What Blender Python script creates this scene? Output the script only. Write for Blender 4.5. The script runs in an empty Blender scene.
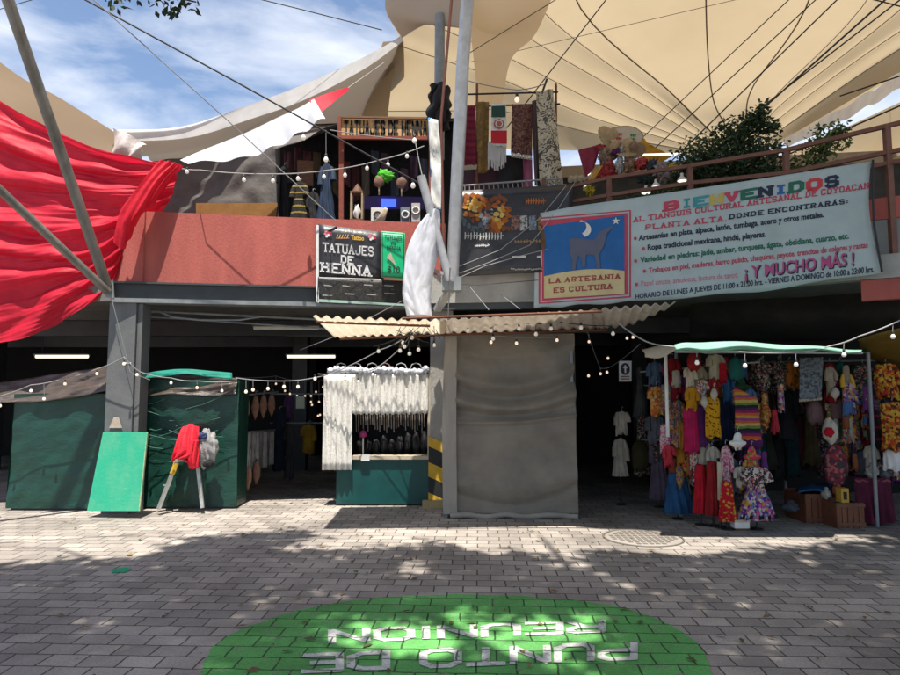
import bpy, bmesh, math, random
from mathutils import Vector, Matrix, noise as mnoise
random.seed(11)
R = math.radians
S = bpy.context.scene
COL = S.collection

# ------------------------------------------------------------------ camera
PITCH = R(4.79); F_ = 650.0; H_ = 1.6
cd = bpy.data.cameras.new("camera"); cam = bpy.data.objects.new("camera", cd); COL.objects.link(cam)
cd.sensor_width = 36; cd.lens = 36 * F_ / 900; cd.clip_start = 0.05; cd.clip_end = 3000
cam.location = (0, 0, H_); cam.rotation_euler = (R(90) + PITCH, 0, 0)
S.camera = cam
S.render.resolution_x = 1024; S.render.resolution_y = 768

# ------------------------------------------------------------------ light
SUN_EL = R(72)                                   # behind the camera, almost overhead
w = bpy.data.worlds.new("World"); S.world = w; w.use_nodes = True
nt = w.node_tree; nt.nodes.clear()
out = nt.nodes.new("ShaderNodeOutputWorld"); bg = nt.nodes.new("ShaderNodeBackground")
sky = nt.nodes.new("ShaderNodeTexSky"); sky.sky_type = 'NISHITA'; sky.sun_disc = False
sky.sun_elevation = SUN_EL; sky.sun_rotation = R(180); sky.air_density = 1.0; sky.dust_density = 0.3; sky.ozone_density = 3.0
tc = nt.nodes.new("ShaderNodeTexCoord"); mp = nt.nodes.new("ShaderNodeMapping")
mp.inputs['Scale'].default_value = (1.3, 1.3, 3.6); mp.inputs['Rotation'].default_value = (0.3, 0.55, 0.2); mp.inputs['Location'].default_value = (0.35, 0.2, 0.1)
ns = nt.nodes.new("ShaderNodeTexNoise"); ns.inputs['Scale'].default_value = 2.3; ns.inputs['Detail'].default_value = 9; ns.inputs['Roughness'].default_value = .58; ns.inputs['Distortion'].default_value = .35
rp = nt.nodes.new("ShaderNodeValToRGB"); rp.color_ramp.elements[0].position = .42; rp.color_ramp.elements[1].position = .70
rp.color_ramp.elements[0].color = (.05, .05, .05, 1); rp.color_ramp.elements[1].color = (.95, .95, .95, 1)
mx = nt.nodes.new("ShaderNodeMix"); mx.data_type = 'RGBA'
mx.inputs['B'].default_value = (5.6, 5.9, 6.5, 1)
L = nt.links.new
L(tc.outputs['Generated'], mp.inputs['Vector']); L(mp.outputs[0], ns.inputs['Vector']); L(ns.outputs['Fac'], rp.inputs['Fac'])
L(rp.outputs['Color'], mx.inputs['Factor']); L(sky.outputs[0], mx.inputs['A']); L(mx.outputs['Result'], bg.inputs['Color'])
bg.inputs['Strength'].default_value = 0.115; L(bg.outputs[0], out.inputs[0])
sd = bpy.data.lights.new("sun", 'SUN'); sun = bpy.data.objects.new("sun", sd); COL.objects.link(sun)
sd.energy = 5.0;  sd.angle = R(.53); sd.color = (1, .94, .84)
SDIR = Vector((0.0, -math.cos(SUN_EL), math.sin(SUN_EL)))      # towards the sun
sun.rotation_euler = SDIR.to_track_quat('Z', 'Y').to_euler()
S.view_settings.view_transform = 'Standard'; S.view_settings.look = 'None'
S.view_settings.exposure = 0.7; S.view_settings.gamma = 1; S.view_settings.use_curve_mapping = False
try:
    S.cycles.max_bounces = 9; S.cycles.diffuse_bounces = 5; S.cycles.transparent_max_bounces = 12
    S.cycles.use_denoising = True; S.cycles.sample_clamp_indirect = 6
except Exception: pass

# ------------------------------------------------------------------ helpers
CP, SP = math.cos(PITCH), math.sin(PITCH)
def ray(px, py):
    u = (px - 450) / F_; v = (337.5 - py) / F_
    return Vector((u, CP - v * SP, SP + v * CP))
def W(px, py, Y):
    d = ray(px, py); t = Y / d.y
    return Vector((d.x * t, Y, H_ + d.z * t))
def G(px, py, z=0.0):
    d = ray(px, py); t = (z - H_) / d.z
    return Vector((d.x * t, d.y * t, z))
def on(px, py, line, off=0.0):
    (xa, ya), (xb, yb) = line
    d = ray(px, py); ex, ey = xb - xa, yb - ya
    n = math.hypot(ex, ey); nx, ny = ey / n, -ex / n       # normal towards camera for left-to-right lines
    if ny > 0: nx, ny = -nx, -ny
    xa += nx * off; ya += ny * off
    t = (xa * ey - ya * ex) / (d.x * ey - d.y * ex)
    return Vector((d.x * t, d.y * t, H_ + d.z * t))
LL = ((-4.55, 8.7), (-.2, 9.4)); CC = ((-.3, 9.0), (1.69, 8.8)); RR = ((1.69, 8.8), (4.68, 7.0))

class MB:
    def __init__(s): s.v = []; s.f = []; s.m = []; s.sm = []; s.mats = []
    def mi(s, m):
        if m not in s.mats: s.mats.append(m)
        return s.mats.index(m)
    def add(s, vs, fs, m, smooth=False):
        o = len(s.v); k = s.mi(m)
        s.v += [Vector(p) for p in vs]
        for f in fs: s.f.append(tuple(i + o for i in f)); s.m.append(k); s.sm.append(smooth)
    def box(s, a, b, m):
        x0, y0, z0 = a; x1, y1, z1 = b
        s.add([(x0,y0,z0),(x1,y0,z0),(x1,y1,z0),(x0,y1,z0),(x0,y0,z1),(x1,y0,z1),(x1,y1,z1),(x0,y1,z1)],
              [(0,3,2,1),(4,5,6,7),(0,1,5,4),(1,2,6,5),(2,3,7,6),(3,0,4,7)], m)
    def obox(s, p, q, wd, th, m, up=Vector((0,0,1))):           # bar from p to q
        p = Vector(p); q = Vector(q); d = (q - p).normalized()
        if abs(d.dot(up)) > .95: up = Vector((0,-1,0))
        a = d.cross(up).normalized(); b = a.cross(d).normalized()
        vs = []
        for c in (p, q):
            for i, j in ((-1,-1),(1,-1),(1,1),(-1,1)): vs.append(c + a * (i*wd/2) + b * (j*th/2))
        s.add(vs, [(0,1,2,3),(7,6,5,4),(0,4,5,1),(1,5,6,2),(2,6,7,3),(3,7,4,0)], m)
    def slab(s, quad, th, m):                                   # planar quad with thickness away from the camera
        q = [Vector(p) for p in quad]; n = (q[1]-q[0]).cross(q[-1]-q[0]).normalized()
        if n.y < 0: n = -n
        k = len(q); vs = q + [p + n*th for p in q]
        fs = [tuple(range(k)), tuple(range(2*k-1, k-1, -1))] + [(i, i+k, (i+1)%k+k, (i+1)%k) for i in range(k)]
        s.add(vs, fs, m)
    def prism(s, poly, z0, z1, m):
        k = len(poly); vs = [(x,y,z0) for x,y in poly] + [(x,y,z1) for x,y in poly]
        s.add(vs, [tuple(range(k-1,-1,-1)), tuple(range(k,2*k))] + [(i,(i+1)%k,(i+1)%k+k,i+k) for i in range(k)], m)
    def tube(s, pts, r, m, n=8, cap=True, radii=None):
        pts = [Vector(p) for p in pts]; rings = []; prev = None
        for i, p in enumerate(pts):
            d = (pts[min(i+1,len(pts)-1)] - pts[max(i-1,0)]).normalized()
            a = prev if prev is not None else (Vector((1,0,0)) if abs(d.x) < .8 else Vector((0,0,1)))
            a = (a - d*a.dot(d)).normalized(); b = d.cross(a); prev = a
            rr = radii[i] if radii else r
            rings.append([p + (a*math.cos(2*math.pi*k/n) + b*math.sin(2*math.pi*k/n))*rr for k in range(n)])
        vs = [q for rg in rings for q in rg]; fs = []
        for i in range(len(pts)-1):
            for k in range(n): fs.append((i*n+k, i*n+(k+1)%n, (i+1)*n+(k+1)%n, (i+1)*n+k))
        s.add(vs, fs, m, True)
        if cap: s.add(rings[0], [tuple(range(n-1,-1,-1))], m); s.add(rings[-1], [tuple(range(n))], m)
    def lathe(s, prof, c, m, n=14, sx=1, sy=1):
        c = Vector(c); vs = []; fs = []
        for r, z in prof:
            for k in range(n):
                a = 2*math.pi*k/n; vs.append(c + Vector((r*sx*math.cos(a), r*sy*math.sin(a), z)))
        for i in range(len(prof)-1):
            for k in range(n): fs.append((i*n+k, i*n+(k+1)%n, (i+1)*n+(k+1)%n, (i+1)*n+k))
        s.add(vs, fs, m, True)
    def patch(s, rows, nu, nv, m, disp=None, smooth=True):
        def cr(a, b, c, d, t): return .5*((2*b) + (c-a)*t + (2*a-5*b+4*c-d)*t*t + (3*b-a-3*c+d)*t**3)
        def ev(l, t):
            n = len(l)
            if n == 2: return l[0].lerp(l[1], t)
            x = t*(n-1); i = min(int(x), n-2); f = x - i
            g = lambda k: l[k] if 0 <= k < n else (2*l[0]-l[1] if k < 0 else 2*l[-1]-l[-2])
            return cr(g(i-1), g(i), g(i+1), g(i+2), f)
        rows = [[Vector(p) for p in r] for r in rows]; vs = []
        for j in range(nv+1):
            v = j/nv
            for i in range(nu+1):
                u = i/nu; p = ev([ev(r, u) for r in rows], v)
                vs.append(disp(u, v, p) if disp else p)
        n = nu+1
        s.add(vs, [(j*n+i, j*n+i+1, (j+1)*n+i+1, (j+1)*n+i) for j in range(nv) for i in range(nu)], m, smooth)
        return vs
def build(name, mb, parent=None, base=None, solid=0):
    me = bpy.data.meshes.new(name)
    if parent is not None: o0 = Vector(parent['_w']) if '_w' in parent else Vector(parent.location)
    elif base is not None: o0 = Vector(base)
    else:
        xs = [p.x for p in mb.v]; ys = [p.y for p in mb.v]; zs = [p.z for p in mb.v]
        o0 = Vector(((min(xs)+max(xs))/2, (min(ys)+max(ys))/2, min(zs)))
    me.from_pydata([p - o0 for p in mb.v], [], mb.f)
    for m in mb.mats: me.materials.append(m)
    me.polygons.foreach_set('material_index', mb.m); me.polygons.foreach_set('use_smooth', mb.sm); me.update()
    o = bpy.data.objects.new(name, me); COL.objects.link(o)
    if parent is not None: o.parent = parent; o['_w'] = tuple(o0)
    else: o.location = o0; o['_w'] = tuple(o0)
    if solid:
        sm = o.modifiers.new('thickness', 'SOLIDIFY'); sm.thickness = solid; sm.offset = 0
    return o
def tag(o, label=None, cat=None, group=None, kind=None):
    if label: o['label'] = label
    if cat: o['category'] = cat
    if group: o['group'] = group
    if kind: o['kind'] = kind
    return o
def thing(name, label, cat, loc, group=None):
    o = bpy.data.objects.new(name, None); COL.objects.link(o); o.location = loc; o['_w'] = tuple(loc); o.empty_display_size = .1
    return tag(o, label, cat, group)
def copy_tree(o, loc=None, parent=None):
    c = o.copy(); COL.objects.link(c)
    if parent is not None: c.parent = parent
    if loc is not None: c.location = loc; c['_w'] = tuple(loc)
    for ch in [x for x in o.children]: copy_tree(ch, None, c)
    return c

# ------------------------------------------------------------------ materials
MATS = {}
def nodes(name):
    m = bpy.data.materials.new(name); m.use_nodes = True; n = m.node_tree; n.nodes.clear()
    o = n.nodes.new("ShaderNodeOutputMaterial"); return m, n, o
def rgba(c): return (c[0], c[1], c[2], 1)
def noise_tex(n, scale, detail=5, rough=.6, src='Object', stretch=None, dist=0):
    t = n.nodes.new("ShaderNodeTexCoord"); x = n.nodes.new("ShaderNodeTexNoise")
    x.inputs['Scale'].default_value = scale; x.inputs['Detail'].default_value = detail; x.inputs['Roughness'].default_value = rough; x.inputs['Distortion'].default_value = dist
    mpn = n.nodes.new("ShaderNodeMapping")
    if stretch: mpn.inputs['Scale'].default_value = stretch
    n.links.new(t.outputs[src], mpn.inputs[0]); n.links.new(mpn.outputs[0], x.inputs['Vector']); return x
def M(name, c, c2=None, scale=5, rough=.75, bump=.0, bscale=25, metal=0, stretch=None, bstretch=None, coat=0, emit=None, es=0, lo=.35, hi=.65, spec=.4, transl=0):
    if name in MATS: return MATS[name]
    m, n, o = nodes(name); b = n.nodes.new("ShaderNodeBsdfPrincipled")
    if c2 is None: c2 = tuple(x*.78 for x in c)
    x = noise_tex(n, scale, stretch=stretch); r = n.nodes.new("ShaderNodeValToRGB")
    r.color_ramp.elements[0].position = lo; r.color_ramp.elements[1].position = hi
    r.color_ramp.elements[0].color = rgba(c); r.color_ramp.elements[1].color = rgba(c2)
    n.links.new(x.outputs['Fac'], r.inputs['Fac']); n.links.new(r.outputs['Color'], b.inputs['Base Color'])
    b.inputs['Roughness'].default_value = rough; b.inputs['Metallic'].default_value = metal; b.inputs['Specular IOR Level'].default_value = spec
    if coat: b.inputs['Coat Weight'].default_value = coat; b.inputs['Coat Roughness'].default_value = .18
    if bump:
        y = noise_tex(n, bscale, 6, stretch=bstretch, dist=.3); bp = n.nodes.new("ShaderNodeBump"); bp.inputs['Strength'].default_value = bump; bp.inputs['Distance'].default_value = .03
        n.links.new(y.outputs['Fac'], bp.inputs['Height']); n.links.new(bp.outputs[0], b.inputs['Normal'])
        if coat: n.links.new(bp.outputs[0], b.inputs['Coat Normal'])
    if emit: b.inputs['Emission Color'].default_value = rgba(emit); b.inputs['Emission Strength'].default_value = es
    if transl:
        t = n.nodes.new("ShaderNodeBsdfTranslucent"); n.links.new(r.outputs['Color'], t.inputs['Color'])
        mxs = n.nodes.new("ShaderNodeMixShader"); mxs.inputs[0].default_value = transl
        n.links.new(b.outputs[0], mxs.inputs[1]); n.links.new(t.outputs[0], mxs.inputs[2]); n.links.new(mxs.outputs[0], o.inputs[0])
    else: n.links.new(b.outputs[0], o.inputs[0])
    MATS[name] = m; return m
def PAT(name, cols, scale=40, kind='cells', rough=.85, ang=0):          # printed / woven cloth patterns
    if name in MATS: return MATS[name]
    m, n, o = nodes(name); b = n.nodes.new("ShaderNodeBsdfPrincipled"); b.inputs['Roughness'].default_value = rough; b.inputs['Specular IOR Level'].default_value = .2
    t = n.nodes.new("ShaderNodeTexCoord"); r = n.nodes.new("ShaderNodeValToRGB"); r.color_ramp.interpolation = 'CONSTANT'
    while len(r.color_ramp.elements) < len(cols): r.color_ramp.elements.new(.5)
    for i, c in enumerate(cols): r.color_ramp.elements[i].position = i/len(cols); r.color_ramp.elements[i].color = rgba(c)
    if kind == 'cells':
        v = n.nodes.new("ShaderNodeTexVoronoi"); v.inputs['Scale'].default_value = scale; n.links.new(t.outputs['Object'], v.inputs['Vector'])
        sp = n.nodes.new("ShaderNodeSeparateColor"); n.links.new(v.outputs['Color'], sp.inputs[0]); n.links.new(sp.outputs[0], r.inputs['Fac'])
    elif kind == 'swirl':
        v = noise_tex(n, scale, 3, .55, dist=1.6); mr = n.nodes.new("ShaderNodeMapRange"); mr.inputs[1].default_value = .3; mr.inputs[2].default_value = .7
        n.links.new(v.outputs['Fac'], mr.inputs[0]); n.links.new(mr.outputs[0], r.inputs['Fac'])
    else:                                                                # stripes along z (or x)
        sx = n.nodes.new("ShaderNodeSeparateXYZ"); n.links.new(t.outputs['Object'], sx.inputs[0])
        mu = n.nodes.new("ShaderNodeMath"); mu.operation = 'MULTIPLY'; mu.inputs[1].default_value = scale
        n.links.new(sx.outputs['X' if kind == 'vstripes' else 'Z'], mu.inputs[0])
        x = noise_tex(n, 9, 2); ad = n.nodes.new("ShaderNodeMath"); ad.operation = 'MULTIPLY_ADD'; ad.inputs[1].default_value = .12
        n.links.new(x.outputs['Fac'], ad.inputs[0]); n.links.new(mu.outputs[0], ad.inputs[2])
        fr = n.nodes.new("ShaderNodeMath"); fr.operation = 'FRACT'; n.links.new(ad.outputs[0], fr.inputs[0]); n.links.new(fr.outputs[0], r.inputs['Fac'])
    y = noise_tex(n, 14, 5, stretch=(2, 2, .5)); bp = n.nodes.new("ShaderNodeBump"); bp.inputs['Strength'].default_value = .5; bp.inputs['Distance'].default_value = .02
    n.links.new(y.outputs['Fac'], bp.inputs['Height']); n.links.new(bp.outputs[0], b.inputs['Normal'])
    n.links.new(r.outputs['Color'], b.inputs['Base Color']); n.links.new(b.outputs[0], o.inputs[0]); MATS[name] = m; return m
def paving(name, c1, c2, mortar, wear=None, wear_c=None, bump=.6):
    m, n, o = nodes(name); b = n.nodes.new("ShaderNodeBsdfPrincipled"); b.inputs['Roughness'].default_value = .8; b.inputs['Specular IOR Level'].default_value = .3
    g = n.nodes.new("ShaderNodeNewGeometry"); mpn = n.nodes.new("ShaderNodeMapping"); mpn.inputs['Rotation'].default_value = (0, 0, R(2.5))
    n.links.new(g.outputs['Position'], mpn.inputs[0])
    dn = n.nodes.new("ShaderNodeTexNoise"); dn.inputs['Scale'].default_value = 5; dn.inputs['Detail'].default_value = 3; n.links.new(g.outputs['Position'], dn.inputs['Vector'])
    va = n.nodes.new("ShaderNodeVectorMath"); va.operation = 'MULTIPLY_ADD'; va.inputs[1].default_value = (.035, .035, 0)
    n.links.new(dn.outputs['Color'], va.inputs[0]); n.links.new(mpn.outputs[0], va.inputs[2])
    br = n.nodes.new("ShaderNodeTexBrick"); br.offset = .5; br.inputs['Scale'].default_value = 1
    br.inputs['Brick Width'].default_value = .235; br.inputs['Row Height'].default_value = .168; br.inputs['Mortar Size'].default_value = .0065; br.inputs['Mortar Smooth'].default_value = .35; br.inputs['Bias'].default_value = 0
    br.inputs['Color1'].default_value = rgba(c1); br.inputs['Color2'].default_value = rgba(c2); br.inputs['Mortar'].default_value = rgba(mortar)
    n.links.new(va.outputs[0], br.inputs['Vector'])
    big = n.nodes.new("ShaderNodeTexNoise"); big.inputs['Scale'].default_value = .9; big.inputs['Detail'].default_value = 8; big.inputs['Roughness'].default_value = .65; n.links.new(g.outputs['Position'], big.inputs['Vector'])
    mr = n.nodes.new("ShaderNodeMapRange"); mr.inputs[1].default_value = .3; mr.inputs[2].default_value = .7; mr.inputs[3].default_value = .55; mr.inputs[4].default_value = 1.22
    n.links.new(big.outputs['Fac'], mr.inputs[0])
    fine = n.nodes.new("ShaderNodeTexNoise"); fine.inputs['Scale'].default_value = 70; fine.inputs['Detail'].default_value = 4; n.links.new(g.outputs['Position'], fine.inputs['Vector'])
    mr2 = n.nodes.new("ShaderNodeMapRange"); mr2.inputs[1].default_value = .3; mr2.inputs[2].default_value = .7; mr2.inputs[3].default_value = .8; mr2.inputs[4].default_value = 1.15
    n.links.new(fine.outputs['Fac'], mr2.inputs[0])
    m1 = n.nodes.new("ShaderNodeMath"); m1.operation = 'MULTIPLY'; n.links.new(mr.outputs[0], m1.inputs[0]); n.links.new(mr2.outputs[0], m1.inputs[1])
    col = br.outputs['Color']
    if wear:
        wn = n.nodes.new("ShaderNodeTexNoise"); wn.inputs['Scale'].default_value = 11; wn.inputs['Detail'].default_value = 9; wn.inputs['Roughness'].default_value = .72; n.links.new(g.outputs['Position'], wn.inputs['Vector'])
        wr = n.nodes.new("ShaderNodeMapRange"); wr.inputs[1].default_value = wear; wr.inputs[2].default_value = wear + .06; n.links.new(wn.outputs['Fac'], wr.inputs[0])
        wm = n.nodes.new("ShaderNodeMix"); wm.data_type = 'RGBA'; wm.inputs['B'].default_value = rgba(wear_c); n.links.new(wr.outputs[0], wm.inputs['Factor']); n.links.new(col, wm.inputs['A']); col = wm.outputs['Result']
    hs = n.nodes.new("ShaderNodeVectorMath"); hs.operation = 'SCALE'; n.links.new(col, hs.inputs[0]); n.links.new(m1.outputs[0], hs.inputs['Scale'])
    n.links.new(hs.outputs[0], b.inputs['Base Color'])
    inv = n.nodes.new("ShaderNodeMath"); inv.operation = 'MULTIPLY_ADD'; inv.inputs[1].default_value = -1; n.links.new(br.outputs['Fac'], inv.inputs[0])
    f2 = n.nodes.new("ShaderNodeMath"); f2.operation = 'MULTIPLY'; f2.inputs[1].default_value = .35; n.links.new(fine.outputs['Fac'], f2.inputs[0]); n.links.new(f2.outputs[0], inv.inputs[2])
    bp = n.nodes.new("ShaderNodeBump"); bp.inputs['Strength'].default_value = bump; bp.inputs['Distance'].default_value = .012
    n.links.new(inv.outputs[0], bp.inputs['Height']); n.links.new(bp.outputs[0], b.inputs['Normal'])
    n.links.new(b.outputs[0], o.inputs[0]); return m
def membrane(name, c, c2, tr=.55, scale=.35):
    m, n, o = nodes(name); x = noise_tex(n, scale, 7, .6); r = n.nodes.new("ShaderNodeValToRGB")
    r.color_ramp.elements[0].position = .3; r.color_ramp.elements[1].position = .7; r.color_ramp.elements[0].color = rgba(c); r.color_ramp.elements[1].color = rgba(c2)
    n.links.new(x.outputs['Fac'], r.inputs['Fac'])
    d = n.nodes.new("ShaderNodeBsdfDiffuse"); t = n.nodes.new("ShaderNodeBsdfTranslucent"); mxs = n.nodes.new("ShaderNodeMixShader"); mxs.inputs[0].default_value = tr
    n.links.new(r.outputs[0], d.inputs[0]); n.links.new(r.outputs[0], t.inputs[0]); n.links.new(d.outputs[0], mxs.inputs[1]); n.links.new(t.outputs[0], mxs.inputs[2]); n.links.new(mxs.outputs[0], o.inputs[0])
    return m

PAVE = paving("pavers", (.465, .415, .37), (.305, .272, .245), (.085, .076, .068), .62, (.18, .16, .145))
GREENP = paving("green paint", (.15, .46, .13), (.115, .39, .105), (.035, .10, .035), .572, (.24, .27, .19), .7)
WHITEP = paving("white paint", (.74, .74, .70), (.66, .67, .64), (.12, .18, .11), .555, (.24, .32, .20), .7)
MEMB = membrane("tan membrane", (.455, .358, .225), (.40, .308, .19), .60)
MEMB2 = membrane("beige membrane", (.44, .345, .235), (.37, .29, .195), .36)
MEMB3 = membrane("thick beige membrane", (.50, .42, .34), (.43, .36, .29), .12)
VAL = M("white valance", (.80, .78, .76), (.66, .64, .62), 3, .6, transl=.35)
SEAM = M("seam tape", (.20, .14, .085)); CABLE = M("black cable", (.02, .02, .022), rough=.5)
GREYCABLE = M("grey cable", (.30, .30, .31)); WHITECABLE = M("white cord", (.42, .41, .40))
STEEL = M("grey painted steel", (.25, .27, .28), (.18, .20, .21), 6, .45, .1, 60, spec=.5)
WSTEEL = M('weathered steel', (.24, .225, .20), (.13, .12, .105), 5, .5, .15, 30, metal=.3, stretch=(1,1,.4))
DSTEEL = M("dark steel beam", (.06, .068, .072), (.045, .05, .055), 3, .5, .1, 40)
COLS = M("column steel", (.15, .155, .155), (.11, .115, .12), 3, .55, .15, 30)
LSTEEL = M("galvanised tube", (.50, .51, .53), (.38, .39, .42), 7, .38, .08, 40, metal=.35)
REDW = M("red painted wall", (.46, .12, .098), (.30, .075, .065), 2.6, .85, .3, 55, lo=.35, hi=.85, bstretch=(1,1,.5), stretch=(1.6,1.6,.35))
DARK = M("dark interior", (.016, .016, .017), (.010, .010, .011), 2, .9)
CONC = M("raw concrete", (.18, .175, .165), (.12, .118, .112), 4, .85, .3, 30)
SLABW = M("pale slab edge", (.42, .41, .38), (.32, .315, .30), 4, .8, .2, 30)
REDT = M("red tarp", (.76, .020, .055), (.60, .012, .038), 3, .55, .25, 12, bstretch=(.6, 2, 2), transl=.38)
WCLOTH = M("white cloth", (.76, .78, .84), (.68, .70, .77), 3, .9, .18, 9, transl=.25)
GTARP = M("green tarp", (.005, .052, .036), (.003, .036, .026), 4, .5, .45, 7, bstretch=(1, 1, 1.8), coat=.2)
BTARP = M("brown film", (.085, .062, .05), (.055, .042, .036), 5, .4, .6, 8, bstretch=(.5, 1, 2.5), coat=.4)
GBOARD = M("green painted board", (.02, .34, .20), (.10, .36, .22), 3.5, .6, .2, 20, lo=.4, hi=.75, stretch=(1,1,.6))
BOARDE = M("board edge", (.45, .36, .22), (.02, .35, .19), 20, .8)
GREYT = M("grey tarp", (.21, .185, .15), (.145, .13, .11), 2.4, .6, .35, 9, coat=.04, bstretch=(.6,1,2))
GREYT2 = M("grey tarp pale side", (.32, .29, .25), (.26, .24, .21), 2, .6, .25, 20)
FIBRE = M("beige fibreglass sheet", (.90, .86, .78), (.82, .75, .64), 3, .5, .1, 30, transl=.68)
FIBRE2 = M("grey corrugated sheet", (.80, .75, .68), (.64, .58, .51), 5, .6, .1, 30, transl=.42)
RUST = M("rusty rod", (.20, .075, .04), (.13, .05, .03), 14, .8)
RAIL = M("brown painted rail", (.20, .085, .055), (.14, .06, .042), 9, .6, .1, 40)
YEL = M("hazard yellow", (.62, .38, .03), (.50, .30, .03), 10, .7); BLK = M("black paint", (.02, .02, .02), rough=.6)
TEAL = M("teal counter", (.005, .070, .066), (.004, .052, .05), 5, .4, .05, 20)
MINT = M("mint plastic sheet", (.48, .80, .66), (.38, .68, .56), 6, .4, .3, 14, transl=.4)
TEALC = M("teal cloth", (.02, .32, .24), (.015, .25, .19), 7, .7, .4, 14, transl=.25)
BULB = M("frosted bulb glass", (.86, .84, .80), (.80, .78, .74), 9, .25, emit=(1, .9, .75), es=.12)
BULBW = M("lit warm bulb", (.86, .80, .70), (.80, .74, .64), 9, .25, emit=(1, .72, .5), es=.5)
LAMPON = M("lit fluorescent tube", (.9, .9, .85), emit=(1, .93, .74), es=.85)
LAMPDIM = M("unlit lamp cover", (.55, .52, .42), emit=(1, .93, .72), es=.05)
LEAF = M("leaf green", (.055, .10, .030), (.03, .065, .02), 3, .6, transl=.25)
LEAFD = M("dark leaf", (.030, .058, .026), (.016, .034, .016), 4, .6, transl=.15)
LEAFY = M("light leaf", (.12, .17, .04), (.07, .11, .03), 4, .6, transl=.3)
BARK = M("bark", (.10, .075, .055), (.06, .045, .035), 12, .9, .6, 20)
WOODB = M("brown wood", (.16, .075, .04), (.10, .048, .028), 8, .7, .2, 30, stretch=(1, 1, 6))
WOODP = M("pale wood", (.42, .31, .19), (.34, .25, .15), 9, .8, .2, 30)
PAPER = M("white paper", (.72, .71, .68), rough=.8); CREAM = M("cream cloth", (.62, .53, .40), (.52, .44, .33), 8, .85, .3, 12, transl=.2)
BLACKC = M("black cloth", (.018, .018, .022), (.012, .012, .015), 6, .85, .4, 12)
def flat(name, c, rough=.7): return M(name, c, tuple(x*.9 for x in c), 12, rough)

# text turned into flat meshes
def text_poly(body, size=1.0, bold=.0, spacing=1.0):
    cu = bpy.data.curves.new("t", 'FONT'); cu.body = body; cu.size = size; cu.offset = bold; cu.space_character = spacing; cu.resolution_u = 3
    ob = bpy.data.objects.new("t", cu); COL.objects.link(ob)
    me = bpy.data.meshes.new_from_object(ob)
    vs = [(v.co.x, v.co.y) for v in me.vertices]; fs = [tuple(p.vertices) for p in me.polygons]
    bpy.data.objects.remove(ob); bpy.data.curves.remove(cu); bpy.data.meshes.remove(me)
    return vs, fs
SLABF = {  # letters of slab-serif strokes on a 4 x 6 grid
 'A': ["0,0 2,6 4,0", "1,2.2 3,2.2"], 'B': ["0,0 0,6 3,6 3.7,5.2 3.7,3.8 3,3.1 0,3.1", "3,3.1 4,2.3 4,.8 3,0 0,0"], 'C': ["4,5 3.2,6 .8,6 0,5 0,1 .8,0 3.2,0 4,1"],
 'D': ["0,0 0,6 2.8,6 4,4.8 4,1.2 2.8,0 0,0"], 'E': ["4,6 0,6 0,0 4,0", "0,3.1 3,3.1"], 'H': ["0,0 0,6", "4,0 4,6", "0,3.1 4,3.1"], 'I': ["2,0 2,6"],
 'J': ["4,6 4,1 3.2,0 1,0 0,1 0,2"], 'L': ["0,6 0,0 4,0"], 'N': ["0,0 0,6 4,0 4,6"], 'O': ["1,0 0,1.2 0,4.8 1,6 3,6 4,4.8 4,1.2 3,0 1,0"],
 'P': ["0,0 0,6 3,6 4,5.2 4,3.6 3,2.8 0,2.8"], 'Q': ["1,0 0,1.2 0,4.8 1,6 3,6 4,4.8 4,1.2 3,0 1,0", "2.6,1.4 4.2,-.4"], 'R': ["0,0 0,6 3,6 4,5.2 4,3.9 3,3.1 0,3.1", "2,3.1 4,0"],
 'S': ["4,5 3.2,6 .8,6 0,5.1 0,4 .8,3.2 3.2,2.9 4,2.1 4,.9 3.2,0 .8,0 0,1"], 'T': ["0,6 4,6", "2,6 2,0"], 'U': ["0,6 0,1 .9,0 3.1,0 4,1 4,6"], 'V': ["0,6 2,0 4,6"],
 'G': ["4,5 3.2,6 .8,6 0,5 0,1 .8,0 3.2,0 4,1 4,2.8 2.4,2.8"], 'Y': ["0,6 2,3 4,6", "2,3 2,0"], 'M': ["0,0 0,6 2,2.5 4,6 4,0"]}
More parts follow.
